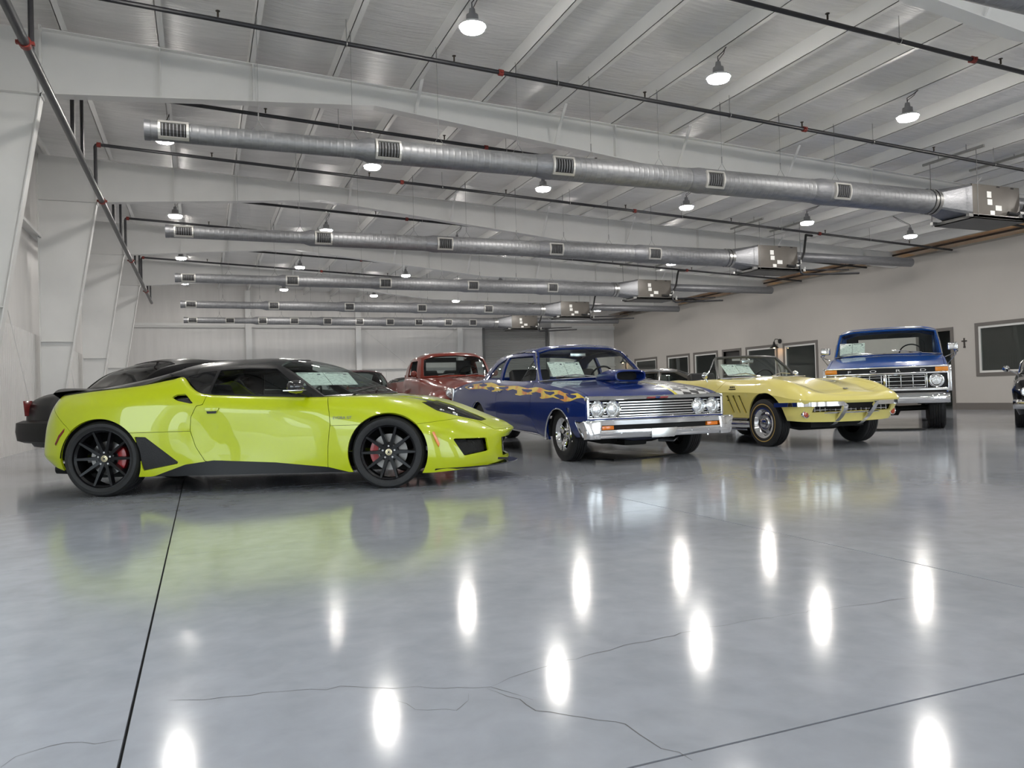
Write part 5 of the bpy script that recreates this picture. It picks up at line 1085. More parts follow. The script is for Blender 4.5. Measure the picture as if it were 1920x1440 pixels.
    strip(e, 'screen_header', [V[3*i+2] for i in range(n)], .022, FRG, 8); strip(e, 'screen_base', [V[3*i] for i in range(n)], .014, CHROME2)
    for a_, b_ in (((-.76, -.10, .995), (-.93, -.58, 1.02)), ((-.74, .10, .995), (-.84, .52, 1.03))): strip(e, 'wiper', [a_, (a_[0]-.05, (a_[1]+b_[1])/2, a_[2]+.05), b_], .008)
    q = MB(); q.box(-.58, -.30, .12, .36, .972, .984); q.build('cowl_vent', CHROME2, e, bevel=.004)
    q = MB(); q.lathe([(.001, .012), (.03, .01), (.035, 0)], 18, 'z', (.87, 0, .772)); q.build('nose_emblem', CHROME, e)
    # cabin
    q = MB(); q.box(-3.2, .85, -.74, .74, .36, .40); q.box(-2.1, -2.06, -.7, .7, .4, .9); q.build('floor_pan', UNDER, e)
    q = MB(); q.prism([(-1.15, .62), (-1.18, .88), (-1.0, .965), (-.86, .965), (-.86, .62)], lambda x, z: (x, -.70, z), lambda x, z: (x, .70, z)); q.build('dashboard', SEATM, e, bevel=.03)
    for y in (-.36, .36): seat(e, -1.65, y, .48, h=.52, m=mat('black_vinyl', (.015, .015, .016), .4))
    steering(e, -1.30, .36, .93, .35, .19)
    q = MB(); q.box(-1.24, -1.2, -.11, .11, 1.22, 1.27); q.build('inner_mirror', CHROME2, e, bevel=.008)
    for s_ in (-1, 1): make_wheel(e, fw, s_*.765, .33, .33, .20, .205, 'rally', s_); make_wheel(e, rw, s_*.755, .33, .33, .20, .205, 'rally', s_)
    q = MB(); q.tube([(.24, -.7, .33), (.3, -.3, .24), (.3, .3, .24), (.24, .7, .33)], .035, 8); q.box(.1, .7, -.45, .45, .26, .36); q.build('front_axle', UNDER, e)
    return e
vette = make_vette()
sheet(vette, (-1.08, -.28, 1.105), .56, .25, (0, -.75, .1), 'printed price pages behind the windscreen of the yellow roadster')
# ============================================================ blue pickup facing the camera
FBLUE = paint('royal_blue_paint', (.006, .085, .40), .3)
def make_ford():
    a = R(-139.5); t = Vector((12.372, 10.128, 0)); left = Vector((-math.sin(a), math.cos(a), 0)); o = t-left*.80
    e = car_root('pickup_truck', (o.x, o.y), -139.5, 'blue vintage pickup truck with chrome grille facing the camera', 'truck')
    xs = [.74, .6, .3, 0, -.3, -.65, -1.0, -1.5, -2.0, -2.25][::-1]
    T = [([(.74, .62), (.5, .60), (-.45, .52), (-2.25, .50)], [(.74, .96), (0, .98), (-2.25, .96)]),
         ([(.74, .78), (0, .80), (-2.25, .80)], [(.74, 1.0), (0, 1.02), (-2.25, 1.0)]),
         ([(.74, .98), (-2.25, 1.0)], [(.74, 1.015), (0, 1.03), (-2.25, 1.01)]),
         ([(.74, 1.07), (0, 1.12), (-.7, 1.16), (-2.25, 1.18)], [(.74, 1.0), (0, 1.01), (-.7, 1.0), (-2.25, .99)]),
         ([(.74, 1.105), (.3, 1.20), (-.2, 1.29), (-.65, 1.345), (-1, 1.36), (-2.25, 1.36)], [(.74, .975), (0, .965), (-.65, .945), (-2.25, .93)]),
         ([(.74, 1.13), (.3, 1.235), (-.2, 1.32), (-.65, 1.37), (-2.25, 1.37)], [(.74, .6), (-2.25, .6)]),
         ([(.74, 1.14), (.3, 1.245), (-.2, 1.335), (-.65, 1.385), (-2.25, 1.38)], [(.74, 0), (-2.25, 0)])]
    net = np.stack([np.stack([np.array(xs), knots(sorted(ty), xs)[:, 0], knots(sorted(tz), xs)[:, 0]], 1) for tz, ty in T], 1)
    side, top = net_surf(net, .03, .025, crease=(4,))
    side = clip(side, np.hypot(side.x, side.z-.42)-.46)
    D, side = cut(side, sdf([(-.66, 1.5), (-.66, .62), (-.9, .53), (-1.95, .53), (-2.0, .7), (-2.0, 1.5)], side.x, side.z), .003); pair(D, 'door', FBLUE, e, .02)
    pair(side, 'side_panel', FBLUE, e, .025)
    top = clip(top, top.x+.66); H, top = cut(top, np.minimum(.93-top.y, top.x+.60), .003); surf_obj(both(H), 'hood', FBLUE, e, .02); surf_obj(both(top), 'cowl', FBLUE, e, .02)
    G = [[(-2.22, .93, 1.36), (-2.20, .90, 1.55), (-2.12, .84, 1.82), (-2.1, .5, 1.90), (-2.1, 0, 1.91)],
         [(-1.9, .93, 1.36), (-1.88, .90, 1.6), (-1.82, .845, 1.88), (-1.8, .55, 1.945), (-1.8, 0, 1.96)],
         [(-1.45, .93, 1.36), (-1.45, .90, 1.6), (-1.45, .85, 1.885), (-1.45, .6, 1.955), (-1.45, 0, 1.97)],
         [(-1.16, .935, 1.36), (-1.16, .905, 1.58), (-1.18, .855, 1.85), (-1.12, .6, 1.90), (-1.1, 0, 1.91)],
         [(-.95, .94, 1.36), (-.95, .92, 1.48), (-.96, .90, 1.62), (-.90, .6, 1.645), (-.87, 0, 1.65)],
         [(-.72, .945, 1.355), (-.72, .94, 1.36), (-.72, .935, 1.365), (-.66, .6, 1.385), (-.64, 0, 1.39)]]
    a_, b_ = net_surf(G, .03, .025, crease=(2,))
    w, a_ = cut(a_, sdf([(-1.95, 1.40), (-1.90, 1.80), (-1.24, 1.80), (-.86, 1.40)], a_.x, a_.z), .001); pair(offset(w, -.01), 'side_window', TINT, e); pair(a_, 'cab_pillars', FBLUE, e, .03)
    w, b_ = cut(b_, np.minimum(np.minimum((b_.v-2.06)*.3, (b_.u-3.14)*.25), (4.94-b_.u)*.25), .001); surf_obj(both(offset(w, -.006)), 'windscreen', CLEAR, e)
    surf_obj(both(b_), 'roof', FBLUE, e, .03)
    q = MB(); q.box(-2.24, -2.20, -.93, .93, .5, 1.42); q.build('cab_back', FBLUE, e)
    q = MB(); q.box(-2.22, -2.17, -.90, -.58, 1.40, 1.88); q.box(-2.22, -2.17, .58, .90, 1.40, 1.88); q.box(-2.22, -2.17, -.58, .58, 1.78, 1.90); q.box(-2.22, -2.17, -.58, .58, 1.40, 1.47); q.build('cab_back_upper', SEATM, e)
    for s_ in (-1, 1): q = MB(); q.box(-2.22, -2.10, s_*.86-.05, s_*.86+.05, 1.40, 1.86); q.build('cab_corner', FBLUE, e, bevel=.02)
    strip(e, 'screen_trim', [(-.70, -.94, 1.365), (-.63, -.6, 1.395), (-.61, 0, 1.40), (-.63, .6, 1.395), (-.70, .94, 1.365), (-.94, .91, 1.625), (-1.15, .865, 1.845), (-1.09, .6, 1.90), (-1.07, 0, 1.915), (-1.09, -.6, 1.90), (-1.15, -.865, 1.845), (-.94, -.91, 1.625), (-.70, -.94, 1.365)], .014)
    # grille
    q = MB(); q.box(.66, .735, -.99, .99, .69, 1.10); q.build('grille_backing', UNDER, e)
    def bar(n_, y0, y1, z0, z1, x0=.735, x1=.765, m=CHROME, bv=.004): q = MB(); q.box(x0, x1, y0, y1, z0, z1); return q.build(n_, m, e, bevel=bv)
    bar('grille_frame', -1.02, 1.02, 1.095, 1.125); bar('grille_frame', -1.02, 1.02, .985, 1.015); bar('grille_frame', -1.02, 1.02, .675, .735); bar('grille_frame', -.025, .025, .735, .985)
    for s_ in (-1, 1):
        q = MB(); q.box(.70, .77, s_*1.0-.03, s_*1.0+.03, .675, 1.12); q.build('grille_frame', CHROME, e, bevel=.008)
        q = MB(); q.box(.74, .785, s_*.885-.10, s_*.885+.10, 1.018, 1.092); q.build('turn_signal', mat('orange_lens', (.80, .27, .015), .2, coat=.6), e, bevel=.008)
        for z in (.79, .86, .93): bar('grille_bar', s_*.33-.29, s_*.33+.29, z-.006, z+.006, .735, .752, CHROME2, .002)
        for k in range(4): y = s_*(.06+k*.19); bar('grille_bar', y-.006, y+.006, .745, .975, .735, .75, CHROME2, .002)
        for z in (.75, .97): bar('grille_bar', s_*.335-.30, s_*.335+.30, z-.006, z+.006, .735, .76, CHROME, .002)
        bar('headlight_bezel_edge', s_*.655-.008, s_*.655+.008, .735, .985)
        q = MB(); q.box(.735, .745, s_*.81-.145, s_*.81+.145, .74, .98); q.build('headlight_bezel', TRIM, e)
        q = MB(); q.lathe([(.118, .742), (.12, .77), (.108, .775), (.10, .76)], 32, 'x', (0, s_*.80, .86)); hr = q.build('headlight_ring', CHROME, e)
        q = MB(); q.lathe([(.105, .755), (.07, .785), (.001, .79)], 28, 'x', (0, s_*.80, .86)); q.build('headlight_lens', LAMPG, hr)
        q = MB(); q.box(-1.05, -.90, s_*1.13-.09, s_*1.13+.09, 1.44, 1.58); mh = q.build('mirror_head', CHROME, e, bevel=.03, seg=3)
        strip(e, 'mirror_arm', [(-.72, s_*.99, 1.30), (-.86, s_*1.20, 1.40), (-.92, s_*1.22, 1.42), (-.98, s_*1.13, 1.45)], .010); strip(e, 'mirror_arm', [(-.78, s_*.98, 1.10), (-.92, s_*1.18, 1.36), (-.98, s_*1.15, 1.45)], .010)
        wheel_well(e, 0, .42, .455, s_*.5, s_*.97)
    # hood letters
    cu = bpy.data.curves.new('letters', 'FONT')
    for ch, y in zip('FORD', (-.58, -.19, .21, .60)):
        cu = bpy.data.curves.new('letter', 'FONT'); cu.body = ch; cu.size = .085; cu.extrude = .004; cu.align_x = 'CENTER'; cu.space_character = 1
        to = bpy.data.objects.new('tmp', cu); COL.objects.link(to); dg = bpy.context.evaluated_depsgraph_get(); me = bpy.data.meshes.new_from_object(to.evaluated_get(dg)); bpy.data.objects.remove(to)
        l = link('grille_letter', me, e, CHROME); me.materials.clear(); me.materials.append(mat('letter_white', (.8, .8, .8), .35)); l.location = (.752, y, 1.026); l.rotation_euler = (PI/2, 0, PI/2); l.scale = (1.7, .75, 1)
    q = MB(); q.box(.735, .742, -.78, .78, 1.016, 1.094); q.build('letter_band', TRIM, e)
    # bumper
    q = MB(); n = 21; V = []
    zs = [(.64, -.03), (.655, .03), (.60, .06), (.52, .06), (.475, .03), (.475, -.03)]; k_ = len(zs)
    for y in np.linspace(-1.0, 1.0, n):
        for z, d in zs: V.append((.86+.04*(1-y*y)+d-.10*max(0, abs(y)-.85)/.15, y, z))
    q.add(V, [(i*k_+j, (i+1)*k_+j, (i+1)*k_+(j+1) % k_, i*k_+(j+1) % k_) for i in range(n-1) for j in range(k_)]); q.add(V[:k_], [tuple(range(k_))]); q.add(V[-k_:], [tuple(range(k_))]); q.build('front_bumper', CHROME, e, 40)
    for y in (-.62, .62): q = MB(); q.lathe([(.02, .92), (.012, .945), (.001, .948)], 12, 'x', (0, y, .55)); q.build('bumper_bolt', CHROME2, e)
    q = MB(); q.box(.62, .80, -.95, .95, .60, .69); q.build('gravel_pan', UNDER, e)
    # cabin, bed, axle
    q = MB(); q.box(-2.2, .6, -.85, .85, .52, .58); q.box(-4.5, -2.2, -.5, .5, .5, .6); q.build('floor_pan', UNDER, e)
    q = MB(); q.box(-1.0, -.72, -.92, .92, 1.0, 1.36); q.build('dashboard', SEATM, e, bevel=.03); steering(e, -1.15, .42, 1.40, .5, .21)
    q = MB(); q.box(-2.1, -1.6, -.85, .85, .8, 1.0); q.box(-2.15, -2.0, -.85, .85, .9, 1.45); q.build('bench_seat', mat('grey_cloth', (.10, .11, .12), .8), e, bevel=.04)
    q = MB(); q.box(-4.6, -2.30, -.98, -.93, .62, 1.30); q.box(-4.6, -2.30, .93, .98, .62, 1.30); q.box(-4.6, -4.55, -.98, .98, .62, 1.30); q.box(-2.35, -2.30, -.98, .98, .62, 1.30); q.box(-4.6, -2.3, -.95, .95, .62, .66); q.build('cargo_bed', FBLUE, e)
    q = MB(); q.tube([(0, -.8, .38), (0, -.2, .36), (.02, -.15, .33), (.02, .15, .33), (0, .2, .36), (0, .8, .38)], [.05, .05, .10, .10, .05, .05], 12); q.build('front_axle', UNDER, e)
    for a2, b2 in (((-.60, -.25, 1.41), (-.66, -.80, 1.42)), ((-.60, .60, 1.41), (-.68, .10, 1.47))): strip(e, 'wiper', [a2, ((a2[0]+b2[0])/2, (a2[1]+b2[1])/2, a2[2]+.03), b2], .008)
    for s_ in (-1, 1): make_wheel(e, 0, s_*.80, .40, .40, .27, .20, 'steel', s_); make_wheel(e, -3.2, s_*.80, .40, .40, .27, .20, 'steel', s_)
    return e
ford = make_ford()
sheet(ford, (-.86, -.62, 1.53), .46, .27, (0, -.45, -.02), 'printed price pages behind the windscreen of the blue pickup')
q = MB(); q.box(-.55, .55, -.25, .25, 0, .012); q.box(-.55, .55, -.25, -.22, 0, .014); q.box(-.55, .55, .22, .25, 0, .014); q.box(-.55, -.52, -.25, .25, 0, .014); q.box(.52, .55, -.25, .25, 0, .014)
dt = q.build('drip_tray', mat('tray_black')); dt.location = (11.3, 10.25, .001); dt.rotation_euler = (0, 0, R(-42)); tag(dt, 'black drip tray on the floor beneath the blue pickup', 'tray')
# ============================================================ red pickup and the cars further back
def make_red():
    e = car_root('vintage_pickup', (4.78, 13.9), -90, 'dark red vintage pickup truck with rounded cab behind the blue flame coupe', 'truck')
    RED = paint('oxblood_paint', (.20, .028, .016), .3, cior=1.4)
    xs = [.55, .2, -.2, -.6, -.9, -1.2, -1.6, -2.05][::-1]
    T = [([(.55, .60), (-2.05, .50)], [(.55, .55), (-.6, .72), (-2.05, .78)]), ([(.55, .80), (-2.05, .80)], [(.55, .58), (-.6, .78), (-2.05, .84)]),
         ([(.55, .95), (-.9, 1.05), (-2.05, 1.05)], [(.55, .55), (-.6, .76), (-1.2, .84), (-2.05, .83)]),
         ([(.55, 1.02), (-.5, 1.14), (-.9, 1.19), (-2.05, 1.22)], [(.55, .42), (-.5, .62), (-.9, .74), (-1.3, .79), (-2.05, .78)]),
         ([(.55, 1.08), (0, 1.15), (-.6, 1.21), (-2.05, 1.24)], [(.55, .25), (-.6, .35), (-2.05, .4)]), ([(.55, 1.10), (0, 1.17), (-.6, 1.225), (-2.05, 1.24)], [(.55, 0), (-2.05, 0)])]
    net = np.stack([np.stack([np.array(xs), knots(sorted(ty), xs)[:, 0], knots(sorted(tz), xs)[:, 0]], 1) for tz, ty in T], 1)
    nose = np.array([[(.70, 0, .60), (.74, 0, .80), (.74, 0, .95), (.70, 0, 1.02), (.67, 0, 1.05), (.65, 0, 1.07)]])
    S = net_surf(np.concatenate([net, nose]), .03, .025)[0]
    S = clip(S, np.where(S.v > 3.02, S.x+.92, 1)); D, S = cut(S, np.where(S.v < 3.0, sdf([(-.86, 1.4), (-.86, .56), (-1.85, .56), (-1.85, 1.4)], S.x, S.z), -1), .003); pair(D, 'door', RED, e, .02)
    H, S = cut(S, np.where(S.v > 2.6, S.x+.82, -1), .003); surf_obj(both(H), 'hood', RED, e, .02); surf_obj(both(S), 'cab_body', RED, e, .02)
    G = [[(-2.05, .78, 1.22), (-2.05, .74, 1.4), (-2.0, .66, 1.58), (-1.95, .4, 1.66), (-1.95, 0, 1.68)], [(-1.7, .785, 1.22), (-1.7, .755, 1.4), (-1.68, .69, 1.62), (-1.65, .42, 1.71), (-1.65, 0, 1.73)],
         [(-1.35, .785, 1.215), (-1.35, .755, 1.4), (-1.34, .69, 1.625), (-1.33, .42, 1.715), (-1.33, 0, 1.735)], [(-1.12, .78, 1.21), (-1.12, .745, 1.38), (-1.13, .67, 1.575), (-1.02, .40, 1.655), (-.98, 0, 1.675)],
         [(-1.02, .765, 1.205), (-1.02, .745, 1.29), (-1.02, .715, 1.40), (-.90, .42, 1.42), (-.85, 0, 1.425)], [(-.92, .75, 1.195), (-.92, .745, 1.20), (-.92, .735, 1.205), (-.78, .45, 1.22), (-.72, 0, 1.225)]]
    a, b = net_surf(G, .022, .02, crease=(2,))
    w, a = cut(a, sdf([(-1.80, 1.25), (-1.78, 1.56), (-1.26, 1.56), (-1.12, 1.25)], a.x, a.z), .001); pair(a, 'cab_pillars', RED, e, .03)
    w, b = cut(b, np.minimum(np.minimum((b.v-2.18)*.25, (b.u-3.12)*.25), (4.86-b.u)*.25), .001); surf_obj(both(offset(w, -.006)), 'windscreen', TINT, e)
    w, b = cut(b, np.minimum((b.v-2.6)*.3, np.minimum((b.u+.1)*.2, (.6-b.u)*.2)), .001)
    surf_obj(both(b), 'roof', RED, e, .03)
    q = MB(); q.box(-2.07, -2.04, -.78, .78, .5, 1.30); q.build('cab_back', RED, e)
    q = MB(); q.box(-2.0, -1.96, -.66, -.34, 1.25, 1.60); q.box(-2.0, -1.96, .34, .66, 1.25, 1.60); q.box(-2.0, -1.96, -.34, .34, 1.56, 1.66); q.box(-2.0, -1.96, -.34, .34, 1.25, 1.33); q.build('cab_back_lining', SEATM, e)
    for s_ in (-1, 1):
        q = MB(); n = 14; V = []
        for i, t in enumerate(np.linspace(0, PI, 13)):
            x = .05+.62*math.cos(t); z = .42+.50*math.sin(t)**.8; V += [(x, s_*.62, z+.04), (x, s_*.80, z), (x, s_*.90, z-.10), (x*.98, s_*.92, z-.22)]
        q.add(V, [(4*i+j, 4*i+j+1, 4*i+j+5, 4*i+j+4) for i in range(12) for j in range(3)]); q.build('front_fender', RED, e, 60)
        q = MB(); q.lathe([(.085, .60), (.10, .66), (.09, .69), (.001, .71)], 20, 'x', (0, s_*.62, .88)); q.build('headlight', LAMPG, e)
        q = MB(); q.lathe([(.001, -.02), (.06, 0), (.065, .02), (.04, .05), (.001, .06)], 16, 'x', (-1.02, s_*.86, 1.29)); q.cyl((-1.0, s_*.84, 1.27), (-1.02, s_*.78, 1.20), .012, 8); q.build('door_mirror', RED, e)
        q = MB(); q.box(-4.0, -2.15, s_*.70-.03, s_*.70+.03, .65, 1.18); q.build('bed_side', RED, e, bevel=.01)
        make_wheel(e, .05, s_*.76, .36, .36, .2, .2, 'steel', s_); make_wheel(e, -2.85, s_*.80, .36, .36, .22, .2, 'steel', s_)
    q = MB(); q.box(-4.0, -2.15, -.70, .70, .62, .66); q.box(-4.02, -3.97, -.72, .72, .62, 1.18); q.build('bed_floor', RED, e)
    q = MB(); q.box(-2.0, .5, -.6, .6, .45, .5); q.build('floor_pan', UNDER, e)
    q = MB(); q.box(-1.15, -.9, -.7, .7, .9, 1.19); q.build('dashboard', SEATM, e, bevel=.02); steering(e, -1.2, .34, 1.27, .5, .2)
    seat(e, -1.7, -.35, .75, h=.55, w=.55); seat(e, -1.7, .35, .75, h=.55, w=.55)
    for y0, y1 in ((-.45, .05), (.12, .62)): strip(e, 'wiper', [(-.72, y0, 1.24), (-.77, (y0+y1)/2, 1.27), (-.78, y1, 1.27)], .007)
    return e
make_red()
def make_auto(name, xy, deg, lab, P, L=5.2, W=1.94, H=1.44, WB=2.9, fo=.95, cowl=-.75, roof=(-1.45, -2.85), tailx=None, top=None, roofm=None, chrome=True, bumper=None, belt=1.0, open_top=False, cat='car', wheelst='steel', fins=0, mirror=None, glassm=None):
    e = car_root(name, xy, deg, lab, cat); w = W/2; tx = -(L-fo); k = belt
    xs = [fo-.25, fo-.5, .3, 0, -.35, cowl, -1.2, -1.8, -2.4, -2.9, tx+1.0, tx+.6, tx+.3]; xs = sorted(set(xs))
    zz = [lambda x: .24+.04*(x < -WB-.4), lambda x: .42, lambda x: .64, lambda x: float(np.interp(x, [tx, -2.9, -1, fo], [.82*k, .86*k, .84*k, .72*k])), lambda x: float(np.interp(x, [tx, tx+.6, -2.9, cowl, .3, fo], [.95*k, 1.0*k, 1.0*k, .98*k, .90*k, .80*k]))]
    yy = [.91, .975, 1.0, .975, .88]
    cz = lambda x: float(np.interp(x, [tx, tx+.6, -2.9, cowl, .3, fo], [.97*k, 1.03*k, 1.03*k, 1.03*k, .95*k, .84*k]))
    tp = lambda x: 1-.06*max(0, (x-.2)/(fo-.2))**2-.05*max(0, (-x-WB+.2)/(-tx-WB+.2))**2
    net = [[(x, w*yy[j]*tp(x), zz[j](x)) for j in range(5)]+[(x, w*.5*tp(x), (zz[4](x)+2*cz(x))/3), (x, 0, cz(x))] for x in xs]
    def endst(x, s, f, y): return [(x+s*d, w*y*m_, h) for d, m_, h in zip((-.05, 0, .02, 0, -.06, -.1, -.14), (.95, 1, 1, .97, .85, .45, 0), f)]
    ff = (.26, .40, .58, .70*k, .78*k, .81*k, .82*k); rf = (.30, .44, .66, .82*k, .93*k, .955*k, .96*k)
    fr = [[(p[0]-.08, p[1], p[2]) for p in endst(fo-.02, 1, ff, .86)], [(p[0], p[1], p[2]) for p in endst(fo, 1, ff, .5)], [(p[0]+.01, 0, p[2]) for p in endst(fo, 1, ff, .5)]]
    rr = [[(p[0]-.01, 0, p[2]) for p in endst(tx, -1, rf, .5)], [(p[0], p[1], p[2]) for p in endst(tx, -1, rf, .5)], [(p[0]+.06, p[1], p[2]) for p in endst(tx+.02, -1, rf, .88)]]
    S = net_surf(np.array(rr+net+fr), .03, .025)[0]
    for x in (0, -WB): S = clip(S, np.where((S.y > .4*W/1.94) & (S.v < 3.6), np.hypot(S.x-x, S.z-.33)-.37, 1))
    bw = roof[1]-.65
    S = clip(S, np.where(S.v > 4.0, np.maximum(S.x-cowl+.0+.2*(1-np.clip(S.y/(w*.85), 0, 1)**2)-.2, bw-S.x), 1))
    for nm, d0, d1 in (('front_door', cowl-.05, -1.85), ('rear_door', -1.85, -2.75)):
        D, S = cut(S, np.where(S.v < 3.95, sdf([(d0, 1.2), (d0, .32), (d1, .32), (d1, 1.2)], S.x, S.z), -1), .003); pair(D, nm, P, e, .02)
    surf_obj(both(S), 'body_shell', P, e, .02)
    if not open_top:
        b = k*1.0; wt = w*.66; wb = w*.865; r0, r1 = roof; m_ = (b+H)/2
        G = [[(bw, wb, b), (bw, wb*.93, b+.005), (bw-.02, wb*.84, b+.01), (bw-.06, wb*.5, b+.02), (bw-.08, 0, b+.025)],
             [(r1-.25, wb, b), (r1-.30, wb*.94, m_-.06), (r1-.32, wt*1.08, b+(H-b)*.60), (r1-.36, wt*.6, b+(H-b)*.66), (r1-.37, 0, b+(H-b)*.68)],
             [(r1, wb, b), (r1, wb*.94, m_), (r1, wt*1.02, H-.09), (r1, wt*.65, H-.03), (r1, 0, H-.01)],
             [((r0+r1)/2, wb, b), ((r0+r1)/2, wb*.94, m_), ((r0+r1)/2, wt*1.02, H-.065), ((r0+r1)/2, wt*.68, H-.01), ((r0+r1)/2, 0, H)],
             [(r0, wb, b), (r0, wb*.94, m_), (r0, wt, H-.085), (r0+.05, wt*.65, H-.035), (r0+.09, 0, H-.02)],
             [((r0+cowl)/2, wb, b), ((r0+cowl)/2, wb*.95, b+.12), ((r0+cowl)/2-.02, wt*1.14, m_+.0), ((r0+cowl)/2+.12, wt*.7, m_+.03), ((r0+cowl)/2+.17, 0, m_+.035)],
             [(cowl, wb, b-.015), (cowl, wb*.985, b-.01), (cowl, wb*.96, b-.005), (cowl+.15, wb*.6, b+.01), (cowl+.22, 0, b+.015)]]
        a, g = net_surf(G, .03, .025, crease=(2,)); RM_ = roofm or P; GM = glassm or TINT
        zt = H-.12
        for nm, pts in (('front_window', [(cowl-.22, b+.02), (r0-.02, zt), (-1.84, zt), (-1.88, b+.02)]), ('rear_window', [(-1.98, b+.02), (-1.94, zt), (r1+.12, zt-.01), (r1-.05, b+.02)]), ('quarter_window', [(r1-.12, b+.03), (r1+.06, zt-.02), (r1+.02, zt-.02), (r1-.30, b+.05)])):
            w_, a = cut(a, sdf(pts, a.x, a.z), .001); pair(offset(w_, -.006), nm, GM, e)
        pair(a, 'window_pillars', roofm or P, e, .02)
        w_, g = cut(g, np.minimum(np.minimum((g.v-2.08)*.25, (g.u-4.12)*.25), (5.92-g.u)*.25), .001); surf_obj(both(offset(w_, -.006)), 'windscreen', GM, e)
        w_, g = cut(g, np.minimum(np.minimum((g.v-2.15)*.25, (g.u-.15)*.25), (1.9-g.u)*.25), .001); surf_obj(both(offset(w_, -.006)), 'back_window', GM, e)
        surf_obj(both(g), 'roof', roofm or P, e, .02)
        if chrome:
            for s_ in (-1, 1):
                strip(e, 'window_trim', [(cowl-.1, s_*wb*1.005, b), (-1.9, s_*wb*1.005, b+.005), (bw+.1, s_*wb*1.005, b+.005)], .010); strip(e, 'door_post', [(-1.91, s_*wb, b), (-1.90, s_*wb*.95, m_), (-1.89, s_*wt*1.035, zt+.03)], .022, CHROME2); strip(e, 'drip_rail', [(r0+.02, s_*wt*1.02, H-.085), ((r0+r1)/2, s_*wt*1.04, H-.062), (r1, s_*wt*1.04, H-.088)], .010)
    bm = bumper or CHROME
    for x, z0, z1, nm in ((fo+.01, .34, .50, 'front_bumper'), (tx-.02, .36, .66 if bumper else .54, 'rear_bumper')):
        q = MB(); n = 17; V = []; sg = 1 if x > 0 else -1
        for y in np.linspace(-1, 1, n):
            c_ = .10*(1-y*y)-.12*max(0, abs(y)-.86)/.14
            for z, d in ((z0, -.05), (z0+.03, .03), ((z0+z1)/2, .05), (z1-.03, .04), (z1, -.05)): V.append((x+sg*(c_+d-.04+(.05 if bumper else 0)), y*w*(1.02 if bumper else .99), z))
        q.add(V, [(i*5+j, (i+1)*5+j, (i+1)*5+(j+1) % 5, i*5+(j+1) % 5) for i in range(n-1) for j in range(5)]); q.add(V[:5], [tuple(range(5))]); q.add(V[-5:], [tuple(range(5))]); q.build(nm, bm, e, 50)
    for s_ in (-1, 1):
        q = MB(); q.prism([(.66, .70*k), (.93, .70*k), (.93, .90*k), (.70, .90*k)], lambda y, z: (tx+.05+.12*(y > .8), s_*w*y, z), lambda y, z: (tx-.06+.22*(y > .8), s_*w*y, z)); q.build('tail_light', REDL, e, bevel=.01)
        for y in (.60, .78): q = MB(); q.lathe([(.08, fo-.10), (.085, fo-.01), (.07, fo+.02), (.001, fo+.03)], 22, 'x', (0, s_*w*y, .66*k)); q.build('headlight', LAMPG, e)
        for x in (0, -WB): wheel_well(e, x, .33, .368, s_*w*.5, s_*w*.93)
        make_wheel(e, 0, s_*(w-.14), .33, .33, .21, .20, wheelst, s_); make_wheel(e, -WB, s_*(w-.14), .33, .33, .21, .20, wheelst, s_)
        q = MB(); q.lathe([(.001, -.03), (.055, -.015), (.06, .02), (.03, .06), (.001, .07)], 16, 'x', (cowl-.25, s_*(w+.08), b_ := belt+.09)); q.cyl((cowl-.22, s_*(w+.06), belt+.07), (cowl-.2, s_*w*.9, belt-.01), .014, 8); q.build('door_mirror', mirror or CHROME, e)
    q = MB(); q.box(fo-.1, fo+.03, -w*.5, w*.5, .56, .74*k); q.build('grille', mat('grille_dark', (.03, .03, .03), .3, metal=.6), e, bevel=.01)
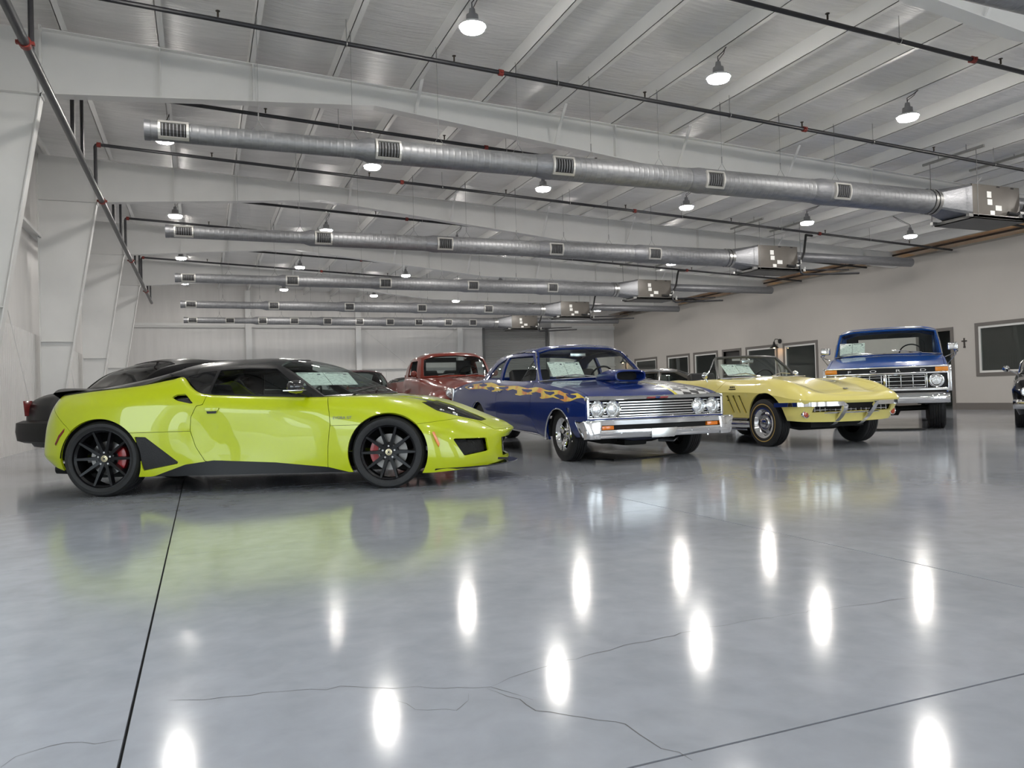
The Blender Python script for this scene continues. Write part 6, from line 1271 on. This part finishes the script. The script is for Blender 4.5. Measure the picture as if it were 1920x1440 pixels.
    q = MB(); q.box(tx+.3, fo-.3, -w*.8, w*.8, .26, .30); q.build('floor_pan', UNDER, e)
    q = MB(); q.prism([(cowl-.25, .65), (cowl-.28, belt-.06), (cowl+.1, belt-.02), (cowl+.1, .65)], lambda x, z: (x, -w*.8, z), lambda x, z: (x, w*.8, z)); q.build('dashboard', SEATM, e, bevel=.03)
    for y in (-.4, .4): seat(e, -1.75, y, .45, h=.65)
    q = MB(); q.box(-2.85, -2.45, -.65, .65, .45, belt); q.build('rear_bench', SEATM, e, bevel=.05); steering(e, cowl-.45, .4, belt-.03, .4, .18)
    return e
BLK = paint('black_paint', (.005, .005, .006), .25, cior=1.38, spec=.2); MAR = paint('maroon_paint', (.055, .008, .010), .3)
make_auto('black_sedan', (1.80, 13.78), 32, 'black four door sedan with dark windows behind the lime coupe', mat('satin_black_paint', (.004, .004, .005), .4, coat=.2, coat_rough=.1, coat_ior=1.3, spec=.15), L=5.2, W=1.95, H=1.47, WB=2.95, fo=.95, chrome=False, bumper=mat('black_bumper', (.006, .006, .007), .45, spec=.2), belt=1.03, glassm=DTINT, wheelst='black', mirror=GLOSSB)
GOLDB = paint('dark_bronze_paint', (.05, .045, .035), .3)
make_auto('hardtop_sedan', (12.6, 16.2), -28, 'dark vintage hardtop with chrome window posts behind the yellow roadster', GOLDB, L=5.3, W=1.98, H=1.38, belt=.93, roof=(-1.5, -2.7))
make_auto('vintage_coupe', (3.88, 18.75), -90, 'dark maroon vintage coupe with rounded roof left of the red pickup', MAR, L=4.4, W=1.58, H=1.58, belt=1.1, WB=2.7, fo=.7, roof=(-1.35, -2.2), cowl=-.9)
make_auto('soft_top_car', (5.70, 19.95), -90, 'black convertible with raised soft top half hidden behind the red pickup', BLK, L=4.4, W=1.75, H=1.42, belt=.98, WB=2.5, fo=.8, roof=(-1.35, -2.2), roofm=mat('black_canvas', (.012, .012, .012), .8))
make_auto('black_coupe', (13.69, 8.49), -145, 'black car cut off by the right edge with only its front corner in view', BLK, L=4.8, W=1.88, H=1.36, belt=.95, WB=2.75, fo=.9, wheelst='black')
